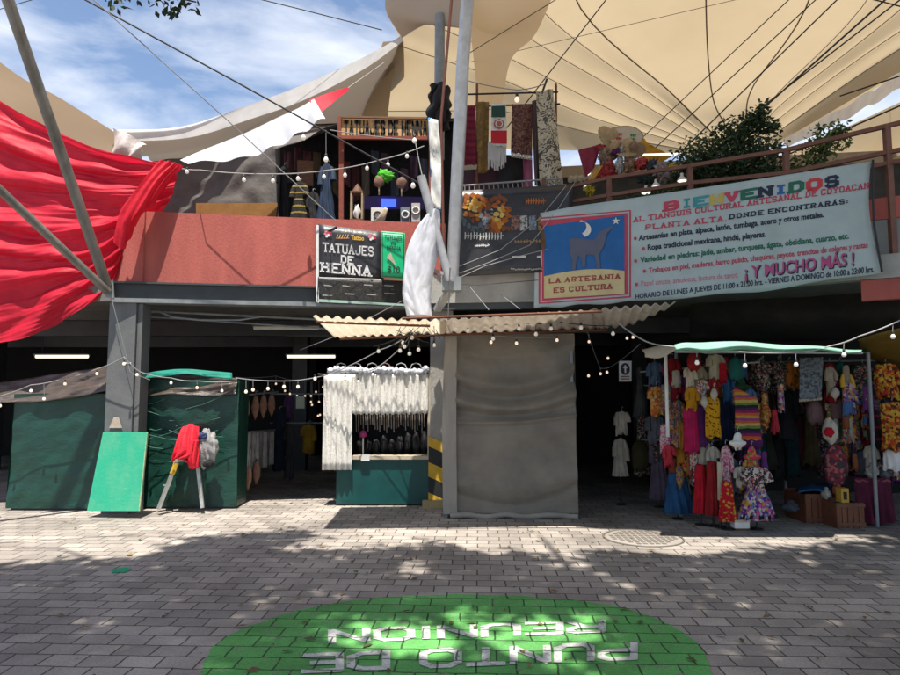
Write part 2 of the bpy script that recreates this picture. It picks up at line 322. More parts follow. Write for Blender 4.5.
def stroke_text(body, h, wl, th, gap, serif=0.0):
    """outline quads of a stroke alphabet: returns verts (x, y) and faces, height h, letter width wl"""
    vs, fs = [], []; x0 = 0
    def quad(a, b, t):
        dx, dy = b[0]-a[0], b[1]-a[1]; l = math.hypot(dx, dy) or 1; dx /= l; dy /= l
        a = (a[0]-dx*t*.35, a[1]-dy*t*.35); b = (b[0]+dx*t*.35, b[1]+dy*t*.35); n = (-dy*t/2, dx*t/2); k = len(vs)
        vs.extend([(a[0]-n[0], a[1]-n[1]), (b[0]-n[0], b[1]-n[1]), (b[0]+n[0], b[1]+n[1]), (a[0]+n[0], a[1]+n[1])]); fs.append((k, k+1, k+2, k+3))
    base = {'Á': 'A', 'É': 'E', 'Ó': 'O'}
    for ch in body:
        if ch == ' ': x0 += wl*.75; continue
        if ch == '.': quad((x0, 0), (x0+th*.3, 0), th); x0 += wl*.5; continue
        if ch == ':': quad((x0, h*.15), (x0+th*.2, h*.15), th); quad((x0, h*.6), (x0+th*.2, h*.6), th); x0 += wl*.5; continue
        if ch in base: quad((x0+wl*.45, h*1.12), (x0+wl*.7, h*1.3), th*.8)
        g = base.get(ch, ch); ww = wl if g != 'I' else wl*.25
        for st in SLABF[g]:
            pts = [tuple(float(q) for q in p.split(',')) for p in st.split()]
            pts = [(x0 + (p[0]/4*wl if g != 'I' else ww/2), p[1]/6*h) for p in pts]
            for a, b in zip(pts, pts[1:]): quad(a, b, th)
            if serif:
                for p in (pts[0], pts[-1]):
                    if p[1] < h*.02 or p[1] > h*.98: quad((p[0]-serif, p[1]), (p[0]+serif, p[1]), th*.75)
        x0 += ww + gap
    return vs, fs, x0 - gap
def put(mb, vs, fs, fn, m):                                           # map flat text through fn(x, y)
    mb.add([fn(x, y) for x, y in vs], fs, m)

# ================================================================== SETTING
g = MB(); g.add([(-400,-400,0),(400,-400,0),(400,400,0),(-400,400,0)], [(0,1,2,3)], PAVE)
tag(build('ground', g, base=(0,0,0)), kind='structure')
# painted meeting point: green disc and upside-down lettering
outl = [(200,676),(205,660),(213,647),(230,634),(250,626),(275,617),(300,610),(340,602),(385,597),(456,594),(520,596),(575,600),(620,607),(645,614),(667,623),(684,633),(697,643),(706,655),(713,676)]
pp = [G(a, b, .004) for a, b in outl]; y0 = pp[0].y
pp += [Vector((p.x, 2*y0 - p.y, .004)) for p in reversed(pp[1:-1])]
pe = []
for a, b in zip(pp, pp[1:] + pp[:1]):
    nsub = max(2, int((b-a).length/.025))
    for t in range(nsub):
        q = a.lerp(b, t/nsub); cen = Vector((.05, y0, .004)); e_ = 1 + .007*mnoise.noise(q*9) + .006*mnoise.noise(q*31); pe.append(cen + (q-cen)*e_)
pp = pe
mp_ = thing('ground_marking', 'green painted disc on the paving with white upside-down lettering for a meeting point', 'ground marking', (0, 3.6, .004))
d = MB(); d.add(pp, [tuple(range(len(pp)))], GREENP); build('painted_disc', d, mp_)
lt = MB()
for body, c in (("PUNTO DE", ((634,643),(304,655.5),(634,658),(304,671.5))), ("REUNION", ((602,621),(332,630.5),(602,631.5),(332,642)))):
    vs, fs, tw = stroke_text(body, 1.0, 1.0, .24, .32)
    a, b, c2, e = [G(x, y, .008) for x, y in c]
    put(lt, vs, fs, lambda x, y: (a.lerp(b, x/tw)).lerp(c2.lerp(e, x/tw), y), WHITEP)
for i, p in enumerate(lt.v): p.z = .008 + .0004*((i//4) % 9)      # crossing strokes never share a plane
build('painted_letters', lt, mp_)
# manhole
c = G(643, 538); m_ = thing('manhole_cover', 'round cast iron manhole cover with a grid pattern, set in the paving', 'manhole cover', (c.x, c.y, .003))
IRON = M("worn cast iron", (.37, .33, .29), (.30, .27, .24), 9, .6, .2, 40); IROND = M("dark iron slots", (.15, .135, .12))
k = MB(); k.lathe([(0, .008), (.40, .008), (.41, .001)], (c.x, c.y, 0), IRON, 40); build('plate', k, m_)
k = MB()
for i in range(-5, 6):
    for j in range(-4, 5):
        x, y = i*.066, j*.078
        if x*x + y*y < .115: k.box((c.x+x-.024, c.y+y-.022, .0085), (c.x+x+.024, c.y+y+.022, .011), IROND)
o = build('slots', k, m_); k = MB(); k.tube([(c.x+.425*math.cos(t*.1257), c.y+.425*math.sin(t*.1257), .003) for t in range(51)], .010, IROND, 6); build('rim', k, m_)
def scrap(px, py, n, s, m, label):
    q = G(px, py); k = MB(); pts = [(q.x+s*(.55+.45*random.random())*math.cos(2*math.pi*i/n), q.y+s*(.6+.4*random.random())*math.sin(2*math.pi*i/n)) for i in range(n)]
    k.prism(pts, .004, .009, m); tag(build('scrap', k), label, 'scrap')
lf = MB(); rl_ = random.Random(9); DRYM = [M(f"dry leaf {i}", c, None, 30, .8) for i, c in enumerate(((.20,.12,.05),(.28,.19,.08),(.12,.10,.04),(.10,.13,.04)))]
for i in range(420):
    x, y = rl_.uniform(-7, 7), 2.6 + 5.9*rl_.random()**1.3; a = rl_.uniform(0, 6.28); s_ = rl_.uniform(.018, .05); dx, dy = math.cos(a)*s_, math.sin(a)*s_
    lf.add([(x-dx, y-dy, .012), (x-dy*.4, y+dx*.4, .016+rl_.random()*.012), (x+dx, y+dy, .014), (x+dy*.4, y-dx*.4, .016)], [(0,3,2,1)], rl_.choice(DRYM))
tag(build('leaf_litter', lf), kind='stuff')
scrap(120, 571, 9, .105, M("bright green scrap", (.03, .42, .22)), 'small bright green scrap lying on the shaded paving')

# ================================================================== MARKET BUILDING
A, B = Vector((LL[0][0], LL[0][1], 0)), Vector((LL[1][0], LL[1][1], 0))
ZS, ZT = 2.83, 3.10
bld = thing('market_building', 'two storey market hall with dark ground floor, red parapet and pale slab edge', 'building', (0, 12, 0))
k = MB()
k.prism([(-14.5, 11.2), (-4.62, 8.86), (-.16, 9.58), (-.12, 9.06), (1.72, 8.86), (4.74, 7.06), (8.5, 5.4), (14, 6.2), (14, 24), (-14.5, 24)], ZS + .02, ZT - .03, CONC); build('upper_floor', k, bld)
ZS += .02
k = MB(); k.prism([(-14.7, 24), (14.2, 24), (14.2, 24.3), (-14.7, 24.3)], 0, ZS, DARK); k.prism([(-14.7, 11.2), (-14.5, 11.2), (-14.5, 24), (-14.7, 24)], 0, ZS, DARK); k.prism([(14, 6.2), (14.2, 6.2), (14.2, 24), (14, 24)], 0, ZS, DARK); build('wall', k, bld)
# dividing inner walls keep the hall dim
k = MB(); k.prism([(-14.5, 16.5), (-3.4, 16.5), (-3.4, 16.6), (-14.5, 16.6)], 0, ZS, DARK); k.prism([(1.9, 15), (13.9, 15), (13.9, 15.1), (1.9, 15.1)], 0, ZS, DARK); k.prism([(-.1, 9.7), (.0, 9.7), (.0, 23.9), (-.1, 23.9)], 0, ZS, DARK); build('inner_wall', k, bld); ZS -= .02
k = MB()                                                                # edge beam with flanges
def strip(z0, z1, off0, off1, m, l=LL, t0=0.0, t1=1.0):
    a, b = Vector((l[0][0], l[0][1], 0)), Vector((l[1][0], l[1][1], 0)); d = (b-a); nn = Vector((d.y, -d.x, 0)).normalized()
    if nn.y > 0: nn = -nn
    p, q = a + d*t0, a + d*t1
    k.prism([tuple((p+nn*off1)[:2]), tuple((q+nn*off1)[:2]), tuple((q+nn*off0)[:2]), tuple((p+nn*off0)[:2])], z0, z1, m)
strip(2.86, 3.06, -.15, .0, DSTEEL); strip(3.06, 3.085, -.14, .07, DSTEEL); strip(2.80, 2.858, -.14, .08, STEEL, t1=.99); build('edge_beam', k, bld)
k = MB(); strip(3.088, 4.08, -.16, -.02, REDW, t0=.085, t1=1.03)
q0 = A + (B-A)*.085; k.prism([(q0.x-.62, q0.y+.30), (q0.x-.004, q0.y-.02), (q0.x+.0, q0.y+.12), (q0.x-.58, q0.y+.44)], 3.088, 4.06, REDW)
a = A + (B-A)*.085; k.prism([(a.x-.62, a.y+.9), (a.x+.0, a.y+.02), (a.x+.1, a.y+.12), (a.x-.52, a.y+1.0)], 3.088, 4.07, REDW); build('parapet', k, bld)
k = MB(); strip(2.83, 3.23, -.14, .02, SLABW, CC); strip(2.74, 2.826, -.12, .0, DSTEEL, CC); strip(2.83, 3.09, -.14, .02, SLABW, RR, .01, 1.7); build('slab_edge', k, bld)
PW = M("grey parapet wall", (.30, .31, .31), (.24, .25, .25), 3, .85, .2, 30)
k = MB(); strip(3.095, 3.48, -.14, -.02, PW, RR, .93, 1.75); strip(3.482, 3.72, -.16, .0, REDW, RR, .93, 1.75); strip(2.60, 2.826, -.12, -.01, REDW, RR, .95, 1.7); build('parapet', k, bld)
c = W(124, 400, 8.78); k = MB(); k.box((c.x-.215, 8.72, 0), (c.x+.145, 8.728+.3, 2.80), COLS); k.box((c.x+.15, 8.76, 0), (c.x+.215, 9.0, 2.797), COLS); col1 = build('column', k, bld)
k = MB(); q = [W(x, y, 8.705) for x, y in ((109,428),(122,428),(118.5,417),(114,417))]; k.slab(q, .006, M("torn beige sticker", (.50, .42, .33), (.38, .32, .26), 20)); build('sticker', k, bld)
k = MB(); k.box((c.x+.02, 8.71, 1.98), (c.x+.11, 8.716, 1.995), PAPER); build('sticker', k, bld)
x0, x1 = W(430, 420, 9.25).x, W(446, 420, 9.25).x; k = MB(); k.box((x0, 9.25, 0), (x1+.1, 9.6, 2.8), M('pale concrete column', (.33,.315,.29), (.26,.25,.23), 4, .85, .3, 30)); build('column', k, bld)
k = MB()                                                               # hazard bands wrap the foot of the concrete column
zz = 0; xs0, xs1 = x0-.02, x1-.02
zb = [(0, .20, YEL), (.20, .42, BLK), (.42, .62, YEL), (.62, .84, BLK), (.84, .98, YEL)]
for za, zc, m in zb:
    k.add([(xs0, 9.235, za), (xs1, 9.235, za-.10 if za > 0 else 0), (xs1, 9.235, zc-.10), (xs0, 9.235, zc), (xs0, 9.6, za), (xs0, 9.6, zc), (xs1, 9.245, zc-.1), (xs1, 9.245, za-.1 if za > 0 else 0)], [(0,1,2,3), (4,0,3,5), (1,7,6,2)], m)
k.box((x0-.10, 9.12, 0), (x1-.03, 9.24, .10), M("yellow dusty block", (.42, .31, .14), (.32, .25, .13), 9)); build('hazard_bands', k, bld)
for i, x in enumerate((-9.5, -3.1, 3.9, 8.8)):
    k = MB(); k.box((x-.15, 13.4, 0), (x+.15, 13.7, 2.845), DSTEEL); build('column', k, bld)
for y in (11.3, 14.2):
    k = MB(); k.box((-14.4, y, 2.58), (-.2, y+.16, 2.84), DSTEEL); build('ceiling_beam', k, bld)
    k = MB(); k.box((.1, y-.5, 2.58), (13.9, y-.34, 2.84), DSTEEL); build('ceiling_beam', k, bld)

# ------------------------------------------------------------------ canopies
ST = 11
def canopy(name, label, rows, m, nu, nv, seams=(), cat='canopy', disp=None, thick=.006, group=None):
    k = MB(); vs = k.patch(rows, nu, nv, m, disp); c = vs[len(vs)//2]
    root = thing(name, label, cat, (c.x, c.y, c.z), group); build('membrane', k, root)
    for s, wd in seams:
        pts = [vs[j*(nu+1)+int(round(s*nu))] - Vector((0, 0, .015)) for j in range(nv+1)]
        k = MB(); k.tube(pts, wd, SEAM, 5); build('seam', k, root)
    return root, vs
Qx, Qy, QY = 738, 158, 18.0
ends = [  # image points with distances along each radial seam, from the anchor outward
 [(610,153,17.6), (480,150,16.5), (345,142,14.5)], [(590,134,17.3), (500,112,16), (363,113,14)], [(590,118,17), (500,80,15.5), (398,47,12.6)],
 [(615,113,16.8), (510,60,15), (386,6,11.6)], [(640,104,16.6), (530,40,14.6), (392,-90,10)], [(660,102,16.5), (548,18,14.2), (420,-230,8.6)],
 [(672,95,16.4), (575,0,13.6), (600,-800,4.6)], [(712,95,16.3), (706,0,13.2), (740,-1000,3.9)], [(752,90,16), (810,0,12.6), (960,-1000,3.8)],
 [(775,98,16), (870,-2,12.2), (1250,-900,3.9)], [(780,107,16.2), (902,10,12), (1500,-560,4.6)], [(784,116,16.4), (905,30,12.2), (1420,-220,6.2)], [(788,126,16.6), (908,46,12.4), (1200,-60,8)], [(786,140,16.8), (905,72,12.4), (1150,-30,8.4)]]
rows = [[W(Qx, Qy, QY) + Vector((.06*i-.4, 0, 0)) for i in range(14)]]
for t in range(3): rows.append([W(*e[t]) for e in ends])
rows.insert(3, [a.lerp(b, .42) for a, b in zip(rows[2], rows[3])]); rows.insert(1, [a.lerp(b, .5) for a, b in zip(rows[0], rows[1])])
n_ = len(ends) - 1
def mdisp(u, v, p): return p + Vector((0, 0, -.05*abs(math.sin(u*n_*math.pi))**.7*min(1, v*3) + .05))
canopy('shade_canopy', 'huge tan tensile canopy with dark radiating seams over the market, glowing in the sun', rows, MEMB, 104, 36, [(i/n_, .017 if i in (7, 8, 6) else .0085) for i in range(1, 13)], disp=mdisp)
# white valance along the lower right edge
k = MB(); k.patch([[W(783,141,16.7), W(846,106,14.2), W(905,70,12.3), W(1010,10,10.4)], [W(787,148,16.6), W(849,117,14.1), W(905,86,12.2), W(1010,32,10.3)]], 40, 4, VAL, lambda u, v, p: p + Vector((0, .05*math.sin(u*40), .03*math.sin(u*33))))
tag(build('canopy_valance', k), 'white fabric valance hanging from the sloping edge of the tan canopy', 'valance')
# left sweep: white-edged canopy running down to the left
e1 = [(112,130,10.6), (180,127,10.8), (240,108,11), (300,86,11.3), (362,58,11.8), (402,36,12.2)]
e2 = [(118,140,10.7), (190,136,11), (250,118,11.4), (306,98,11.8), (364,68,12.2), (403,40,12.4)]
e3 = [(140,152,11.2), (185,150,11.8), (250,142,12.5), (320,118,13), (368,86,13.2), (404,46,12.9)]
e4 = [(150,162,12), (190,166,12.8), (260,166,13.5), (340,150,14), (372,112,14), (404,54,13.4)]
cs, _ = canopy('shade_canopy', 'beige canopy with a bright white rolled edge sweeping down to the red tarp', [[W(*p) for p in e] for e in (e2, e3, e4)], MEMB3, 40, 14, [], disp=lambda u, v, p: p + Vector((0, 0, .06*math.sin(v*9+u*7)*min(1, v*4))))
k = MB(); k.patch([[W(*p) for p in e1], [W(*p) + Vector((0, -.03, -.04)) for p in e2]], 40, 6, VAL, lambda u, v, p: p + Vector((0, -.10*math.sin(v*math.pi), 0))); build('rolled_edge', k, cs)
# left tan canopy
canopy('shade_canopy', 'tan canopy corner sloping up behind the leaning poles above the red tarp', [[W(-150,-70,8.5), W(0,62,9.3), W(60,98,9.8), W(113,131,10.3), W(142,150,10.6)], [W(-150,30,9.2), W(0,84,10), W(60,116,10.3), W(108,140,10.5), W(142,152,10.7)], [W(-150,60,10), W(0,112,10.7), W(50,140,10.9), W(85,153,11), W(130,160,11)]], MEMB2, 24, 14)
k = MB(); k.patch([[W(113,128,10.2), W(128,134,10.2), W(146,144,10.2)], [W(113,146,10.2), W(126,150,10.1), W(143,148,10.2)], [W(112,158,10.2), W(125,160,10.2), W(140,160,10.2)]], 14, 12, M("white plastic wrap", (.62, .58, .55), (.45, .40, .38), 6, .35, .6, 9), lambda u, v, p: p + Vector((0, .05*math.sin(9*u+5*v), 0)))
tag(build('plastic_wrap', k), 'crumpled white plastic wrapped round the joint between tan and beige canopies', 'plastic wrap')
FLAPM = membrane('double membrane', (.86, .74, .58), (.78, .66, .50), .55)
# centre flap: darker double membrane around the mast with a curved cut-out
k = MB(); k.patch([[W(452,-60,9.9), W(520,-75,9.7), W(580,-70,9.6)], [W(466,16,10.5), W(500,24,10.4), W(552,-2,10.2)], [W(470,30,11), W(498,36,11), W(534,36,11)], [W(474,62,12), W(494,64,12), W(511,60,12)], [W(478,104,13.3), W(490,108,13.3), W(502,104,13.3)]], 20, 30, FLAPM)
tag(build('canopy_flap', k), 'grey beige canopy flap funnelling down behind the tall centre pole', 'canopy')
k = MB(); k.patch([[W(385,0,10.9), W(412,-2,10.6), W(470,-6,10.1)], [W(387,14,11), W(416,20,10.7), W(462,27,10.2)], [W(402,38,11.3), W(420,27,10.9), W(440,20,10.6)]], 20, 12, MEMB3); tag(build('canopy_flap', k), 'pale folded canopy corner lapping over the mast head beside the open sky', 'canopy')
k = MB(); k.patch([[W(383,42,12.9), W(402,40,12.8)], [W(374,70,13.2), W(394,68,13.1)], [W(362,114,13.8), W(388,114,13.7)], [W(358,140,14), W(386,140,14)]], 6, 16, MEMB2); tag(build('canopy_flap', k), 'narrow dark canopy strip hanging behind the wooden henna sign', 'canopy')
# second canopy, upper right
canopy('shade_canopy', 'small tan canopy low behind the right end of the railing', [[W(770,160,19), W(840,130,17), W(905,100,14.5), W(1000,60,12)], [W(770,168,18), W(840,150,16), W(905,128,13.5), W(1000,100,11)], [W(770,176,17), W(830,166,15), W(905,158,12.5), W(1000,150,10)]], MEMB, 20, 12, [(.35, .012), (.6, .012)], disp=lambda u, v, p: p + Vector((0, 0, -.15*math.sin(math.pi*v))))
canopy('shade_canopy', 'far tan canopy seen beyond the white valance at the upper right', [[W(770,120,24), W(850,86,23), W(960,40,21)], [W(770,150,24), W(838,112,23), W(870,92,22)]], MEMB, 14, 8)

# ------------------------------------------------------------------ red tarp
top = [(-120,60), (-40,82), (30,116), (95,146), (150,160), (178,163)]
bot = [(-120,352), (-40,350), (30,335), (78,312), (112,284), (124,246)]
rws = []
for j in range(9):
    t = j/8; r = []
    for i in range(6):
        x = top[i][0] + (bot[i][0]-top[i][0])*t; y = top[i][1] + (bot[i][1]-top[i][1])*t
        sag = math.sin(math.pi*t)*(0 if i < 3 else (i-2)*3); x += -sag if i < 5 else -sag*.2 + 18*math.sin(math.pi*t)
        r.append(W(x, y, 8.95 + .05*t - .02*(5-i)))
    rws.append(r)
def tdisp(u, v, p):
    fan = .22 + .78*(1-u)**.8
    ph = v*(1 + .5*u)*34 + 2.6*math.sin(u*3.2+v*2) + 5.5*mnoise.noise(Vector((u*2.4, v*3.2, 3)))
    a = .5 + .5*math.sin(ph); a = a**1.8
    b = .5 + .5*math.sin(ph*2.3 + 5*u)
    n2 = mnoise.noise(Vector((u*9, v*26, 7))) + .8*mnoise.noise(Vector((u*6+v*10, v*14, 1)))
    c3 = mnoise.noise(Vector((u*4, v*70 + 9*u, 2))); return p + Vector((0, -(.16*a + .035*b*(1-a))*fan - .04*n2 - .022*c3, (-.07*a + .02*n2)*fan))
rt = thing('red_tarp', 'large bright red tarp hanging in sagging folds from the canopy corner', 'tarp', (-5.8, 8.95, 2.4))
k = MB(); k.patch(rws, 120, 240, REDT, tdisp); build('cloth', k, rt)
k = MB()                                                     # gathered tail tied to the parapet corner
k.patch([[W(160,160,8.72), W(176,164,8.74), W(183,166,8.78)], [W(146,178,8.62), W(160,182,8.6), W(174,178,8.72)], [W(126,204,8.56), W(142,210,8.5), W(156,202,8.6)], [W(118,214,8.6), W(130,228,8.5), W(143,212,8.62)], [W(112,240,8.62), W(126,250,8.55), W(136,226,8.64)]], 30, 40, REDT, lambda u, v, p: p + Vector((0, -.07*math.sin(math.pi*u) - .03*math.sin(u*24+2*math.sin(v*5)), 0)))
build('gathered_tail', k, rt)
k = MB(); k.patch([[W(180,160,10.3), W(240,138,10.4), W(285,112,10.5), W(314,98,10.6)], [W(188,164,10.2), W(245,159,10.3), W(290,141,10.4), W(326,120,10.5)]], 44, 8, WCLOTH, lambda u, v, p: p + Vector((0, -.12*v*(math.sin(u*15)**2) , .05*(1-v)*math.sin(u*6)-.05*v*mnoise.noise(Vector((u*6, 2, 1))))))
ws = thing('white_sheet', 'long white sheet tied under the sweeping beige canopy with a red corner', 'sheet', tuple(k.v[0])); build('cloth', k, ws)
k = MB(); k.patch([[W(309,100,10.58), W(331,92,10.9), W(348,87,11.3)], [W(319,114,10.5), W(335,101,10.8), W(349,89,11.3)]], 8, 4, REDT); build('red_corner', k, ws)
k = MB(); k.tube([W(348,88,11.3), W(385,62,11.9)], .008, WHITECABLE, 5); build('rope', k, ws)

# ------------------------------------------------------------------ poles and cables
def pole(name, label, pts, r, m, cat='pole', extra=None):
    k = MB(); k.tube(pts, r, m, 14); b = thing(name, label, cat, tuple(pts[0])); build('tube', k, b)
    if extra: extra(b)
    return b
def foot(b):
    p = W(108,290,8.63); k = MB(); k.slab([W(101,284,8.62), W(113,280,8.62), W(114,298,8.62), (W(106,297,8.62))], .02, STEEL); k.lathe([(0,0),(.02,0),(.02,.02),(0,.02)], p + Vector((0,-.05,-.03)), LSTEEL, 8); k.lathe([(0,0),(.02,0),(.02,.02),(0,.02)], p + Vector((0.02,-.05,.05)), LSTEEL, 8); build('gusset_plate', k, b)
p0 = W(107,286,8.6); p1 = W(8,0,7.15)
pole('leaning_pole', 'thick grey steel pole leaning steeply up from the beam end across the red tarp', [p0, p1, p1 + (p1-p0)*.6], .066, WSTEEL, extra=foot)
p0 = W(108,292,8.56); p1 = W(0,190,7.4)
pole('leaning_pole', 'grey steel pole crossing the red tarp at a low slant below the steeper pole', [p0, p1, p1 + (p1-p0)*.7], .052, WSTEEL)
PB = W(452,282,8.42)
def brk(b):
    k = MB(); k.box((PB.x-.13, PB.y-.08, PB.z-.12), (PB.x+.12, PB.y+.10, PB.z+.06), STEEL); k.obox(PB + Vector((.0,.1,-.05)), W(437,310,8.9), .10, .06, SLABW); k.obox(PB + Vector((-.02,.06,.1)), W(424,268,8.6), .05, .04, LSTEEL); build('bracket', k, b)
pole('mast', 'tall pale steel mast rising through the canopy in front of the textiles', [PB, W(463,60,7.9), W(468,-6,7.7), W(482,-150,7.3)], .082, LSTEEL, 'mast', brk)
pole('brace_pole', 'pale slanted brace tube joining the foot of the tall mast from the upper left', [W(421,176,8.2), PB + Vector((-.03,-.1,.0))], .055, LSTEEL)
pole('mast', 'grey rear mast with black bundle tied round it behind the tall pale mast', [W(439,160,10.3), W(440,15,10.4)], .085, STEEL, 'mast')
pole('post', 'reddish brown post beside the tall mast at the upper floor', [W(444,284,8.95), W(443,215,8.95), W(441,120,8.95), W(455,-40,8.6)], .02, M("red brown post", (.20, .07, .05), (.14, .05, .04), 8), 'post')
k = MB(); k.patch([[W(431,86,9.9), W(440,84,9.85), W(448,88,9.95)], [W(430,100,9.8), W(440,100,9.7), W(449,102,9.85)], [W(428,116,9.85), W(438,118,9.75), W(450,114,9.9)], [W(431,130,9.9), W(440,131,9.85), W(447,129,9.95)]], 14, 18, BLACKC, lambda u, v, p: p + Vector((.02*math.sin(v*20), -.05*math.sin(u*14+v*9), 0)))
tag(build('black_bundle', k, solid=.06), 'black bundle tied round the rear mast above the sign', 'bundle')
def cable(name, label, pts, r, m=CABLE, cat='cable', sag=0, group=None):
    P = [Vector(p) for p in pts]
    if len(P) == 2:
        P = [P[0].lerp(P[1], i/14) - Vector((0,0,sag*4*(i/14)*(1-i/14))) for i in range(15)]
    k = MB(); k.tube(P, r*.72, m, 5); return tag(build(name, k), label, cat, group)
cable('cable', 'thick dark cable slanting from the top left sky to the brace pole', [W(60,-14,7.5), W(240,84,8.0), W(424,186,8.3)], .016)
cable('cable', 'thin grey cable dropping from the top left sky to the red parapet', [W(85,-8,7.5), W(225,118,8.2), W(337,222,9.05)], .010, GREYCABLE)
cable('cable', 'dark wire across the blue sky to the canopy corner', [W(190,-18,11), W(300,9,11.2), W(382,30,11.5)], .014)
cable('cable', 'faint wire crossing the sky at the upper left corner', [W(-20,15,9), W(45,-4,9)], .008)
for x0_, y0_, Y0, x1_, y1_, Y1, r_, lab in (
  (478,165,10,612,-8,8.5,.012,'dark guy wire rising from the textile rack across the canopy'), (455,62,10,568,-8,9,.009,'thin guy wire from the mast across the grey flap'),
  (640,140,11.5,795,-6,9,.012,'guy wire above the straw hats, first of four parallel wires'), (640,162,11,822,-6,8.6,.013,'guy wire passing the yellow flag, second of four parallel wires'),
  (650,182,9.6,843,-6,8,.014,'guy wire rising from behind the railing plants'), (676,186,9,912,-24,7.4,.018,'thick black cable rising past the dark bush to the upper right'),
  (735,128,10,905,-4,8,.015,'black cable running beside the thick one over the bush'), (860,-4,9,915,10,8.8,.014,'short dark cable at the top right corner'),
  (470,62,12,905,-40,10,.007,'faint wire lying almost level under the canopy'), (840,96,12,912,72,11,.02,'dark rod under the white valance'), (780,158,11.5,904,104,10,.02,'dark rod along the edge of the small canopy')):
    cable('guy_wire', lab, [W(x0_,y0_,Y0), W(x1_,y1_,Y1)], r_, CABLE, 'wire')

# ------------------------------------------------------------------ overhead tree (its shade falls on the paving)
def leaf(mb, p, s, m):
    d = Vector((random.gauss(0,1), random.gauss(0,1), random.gauss(0,.6)-.3)).normalized(); b = Vector((random.gauss(0,1), random.gauss(0,1), random.gauss(0,1))); b = (b - d*b.dot(d)).normalized()
    mb.add([p, p + d*s*.5 + b*s*.24, p + d*s, p + d*s*.5 - b*s*.24], [(0,1,2,3)], m)
def shade(px, py):                                                  # how closed the crown is above a spot of paving
    yb = [(0,560), (70,556), (150,549), (200,534), (260,524), (330,529), (400,531), (470,536), (540,538), (600,545), (680,551), (735,548), (780,541), (850,536), (900,531)]
    px_ = min(max(px, 0), 899)
    for (a, b), (c, e) in zip(yb, yb[1:]):
        if a <= px_ <= c: lim = b + (e-b)*(px_-a)/(c-a); break
    if py < lim + 8: return 0
    v = .96
    for gx, gy, sx, sy, am in ((400,540,120,15,.6), (560,558,90,12,.5), (430,575,90,9,.35), (700,575,50,6,.35), (300,545,50,9,.45), (560,630,80,20,.95), (430,622,80,13,.85), (480,656,130,12,.7), (330,640,60,14,.55), (470,600,120,8,.5), (250,660,40,10,.35), (620,660,60,12,.5), (640,590,50,9,.3), (120,628,50,6,.45), (740,640,45,7,.5), (330,590,60,9,.4), (250,610,40,6,.3), (520,655,60,9,.5), (800,565,60,6,.35), (870,575,30,6,.3), (40,600,40,6,.2), (690,560,60,7,.35)):
        v -= am*math.exp(-((px-gx)/sx)**2 - ((py-gy)/sy)**2)
    return max(v, .18)
tree = thing('tree', 'leafy tree overhanging from behind the viewer, its leafy sprigs dipping into the top left sky', 'tree', (1.6, -1.4, 0))
k = MB(); k.tube([(1.6,-1.4,0), (1.55,-1.3,2), (1.4,-.9,5), (1.3,-.3,8.2)], .2, BARK, 12, radii=[.30,.23,.20,.16]); build('trunk', k, tree)
k = MB()
for bx, by, bz in ((-6.5,3.2,7.2), (-4,4.6,6.9), (-1.5,4.4,7.3), (1,5.2,7), (3.5,4.6,7.1), (6.2,3.6,7.2), (-4.5,.8,7.6), (4.6,.8,7.6), (0,1.5,8)):
    a = Vector((1.3,-.3,8.2)); b = Vector((bx,by-.9,bz+2.7)); mid = a.lerp(b, .5) + Vector((0,0,.55)); k.tube([a, a.lerp(mid,.55)+Vector((0,0,.15)), mid, mid.lerp(b,.6), b], .05, BARK, 6, radii=[.10,.08,.06,.04,.015])
build('limbs', k, tree)
k = MB(); rnd = random.Random(5)
tries = 0; twigs = 0
while twigs < 7600 and tries < 90000:
    tries += 1
    gx = rnd.uniform(-8.2, 8.2); gy = rnd.uniform(1.2, 8.1)
    q = Vector((gx, gy, 0)); yd = gy*CP + (0-H_)*SP
    px = 450 + F_*gx/(gy*CP - H_*SP); py = 337.5 - F_*((0-H_)*CP - gy*SP)/(gy*CP - H_*SP)
    sh = shade(px, py) if py < 700 else .9
    nz = .5 + .5*mnoise.noise(Vector((gx*1.5, gy*1.5, 4))) + .3*mnoise.noise(Vector((gx*4, gy*4, 9)))
    if sh <= 0 or nz > sh - .08: continue
    h = rnd.uniform(9.0, 10.8); c = q + SDIR*(h/SDIR.z)
    if c.z < H_ + c.y*math.tan(R(32.6)) + .15 and abs(c.x) < 7: continue
    twigs += 1
    for _ in range(9): leaf(k, c + Vector((rnd.gauss(0,.12), rnd.gauss(0,.12), rnd.gauss(0,.10))), rnd.uniform(.17,.28), LEAF)
for _ in range(9000): leaf(k, Vector((rnd.uniform(-9,9), rnd.uniform(-9,1.2), rnd.uniform(7.6,10.6))), rnd.uniform(.3,.5), LEAF)  # extra unseen leaves behind the viewer, added to block sky light on the facade
for px, py, n in ((112,-1,6), (118,3,7), (124,1,5), (135,-3,6), (158,3,7), (165,9,8), (172,10,9), (180,5,8), (190,2,8), (196,4,6), (170,1,8), (184,-4,9), (150,-8,9), (120,-10,9)):
    p = W(px, py, 5.6)
    for _ in range(n): leaf(k, p + Vector((random.gauss(0,.035), random.gauss(0,.04), random.gauss(0,.03))), random.uniform(.06,.1), LEAFD)
build('crown', k, tree)
k = MB(); k.tube([W(60,-60,5.6), W(110,-16,5.6), W(160,-6,5.6), W(196,2,5.6)], .007, BARK, 5); k.tube([W(60,-60,5.6), W(-200,-130,5), (-4,3.7,9.6)], .014, BARK, 5); build('sprig_stem', k, tree)

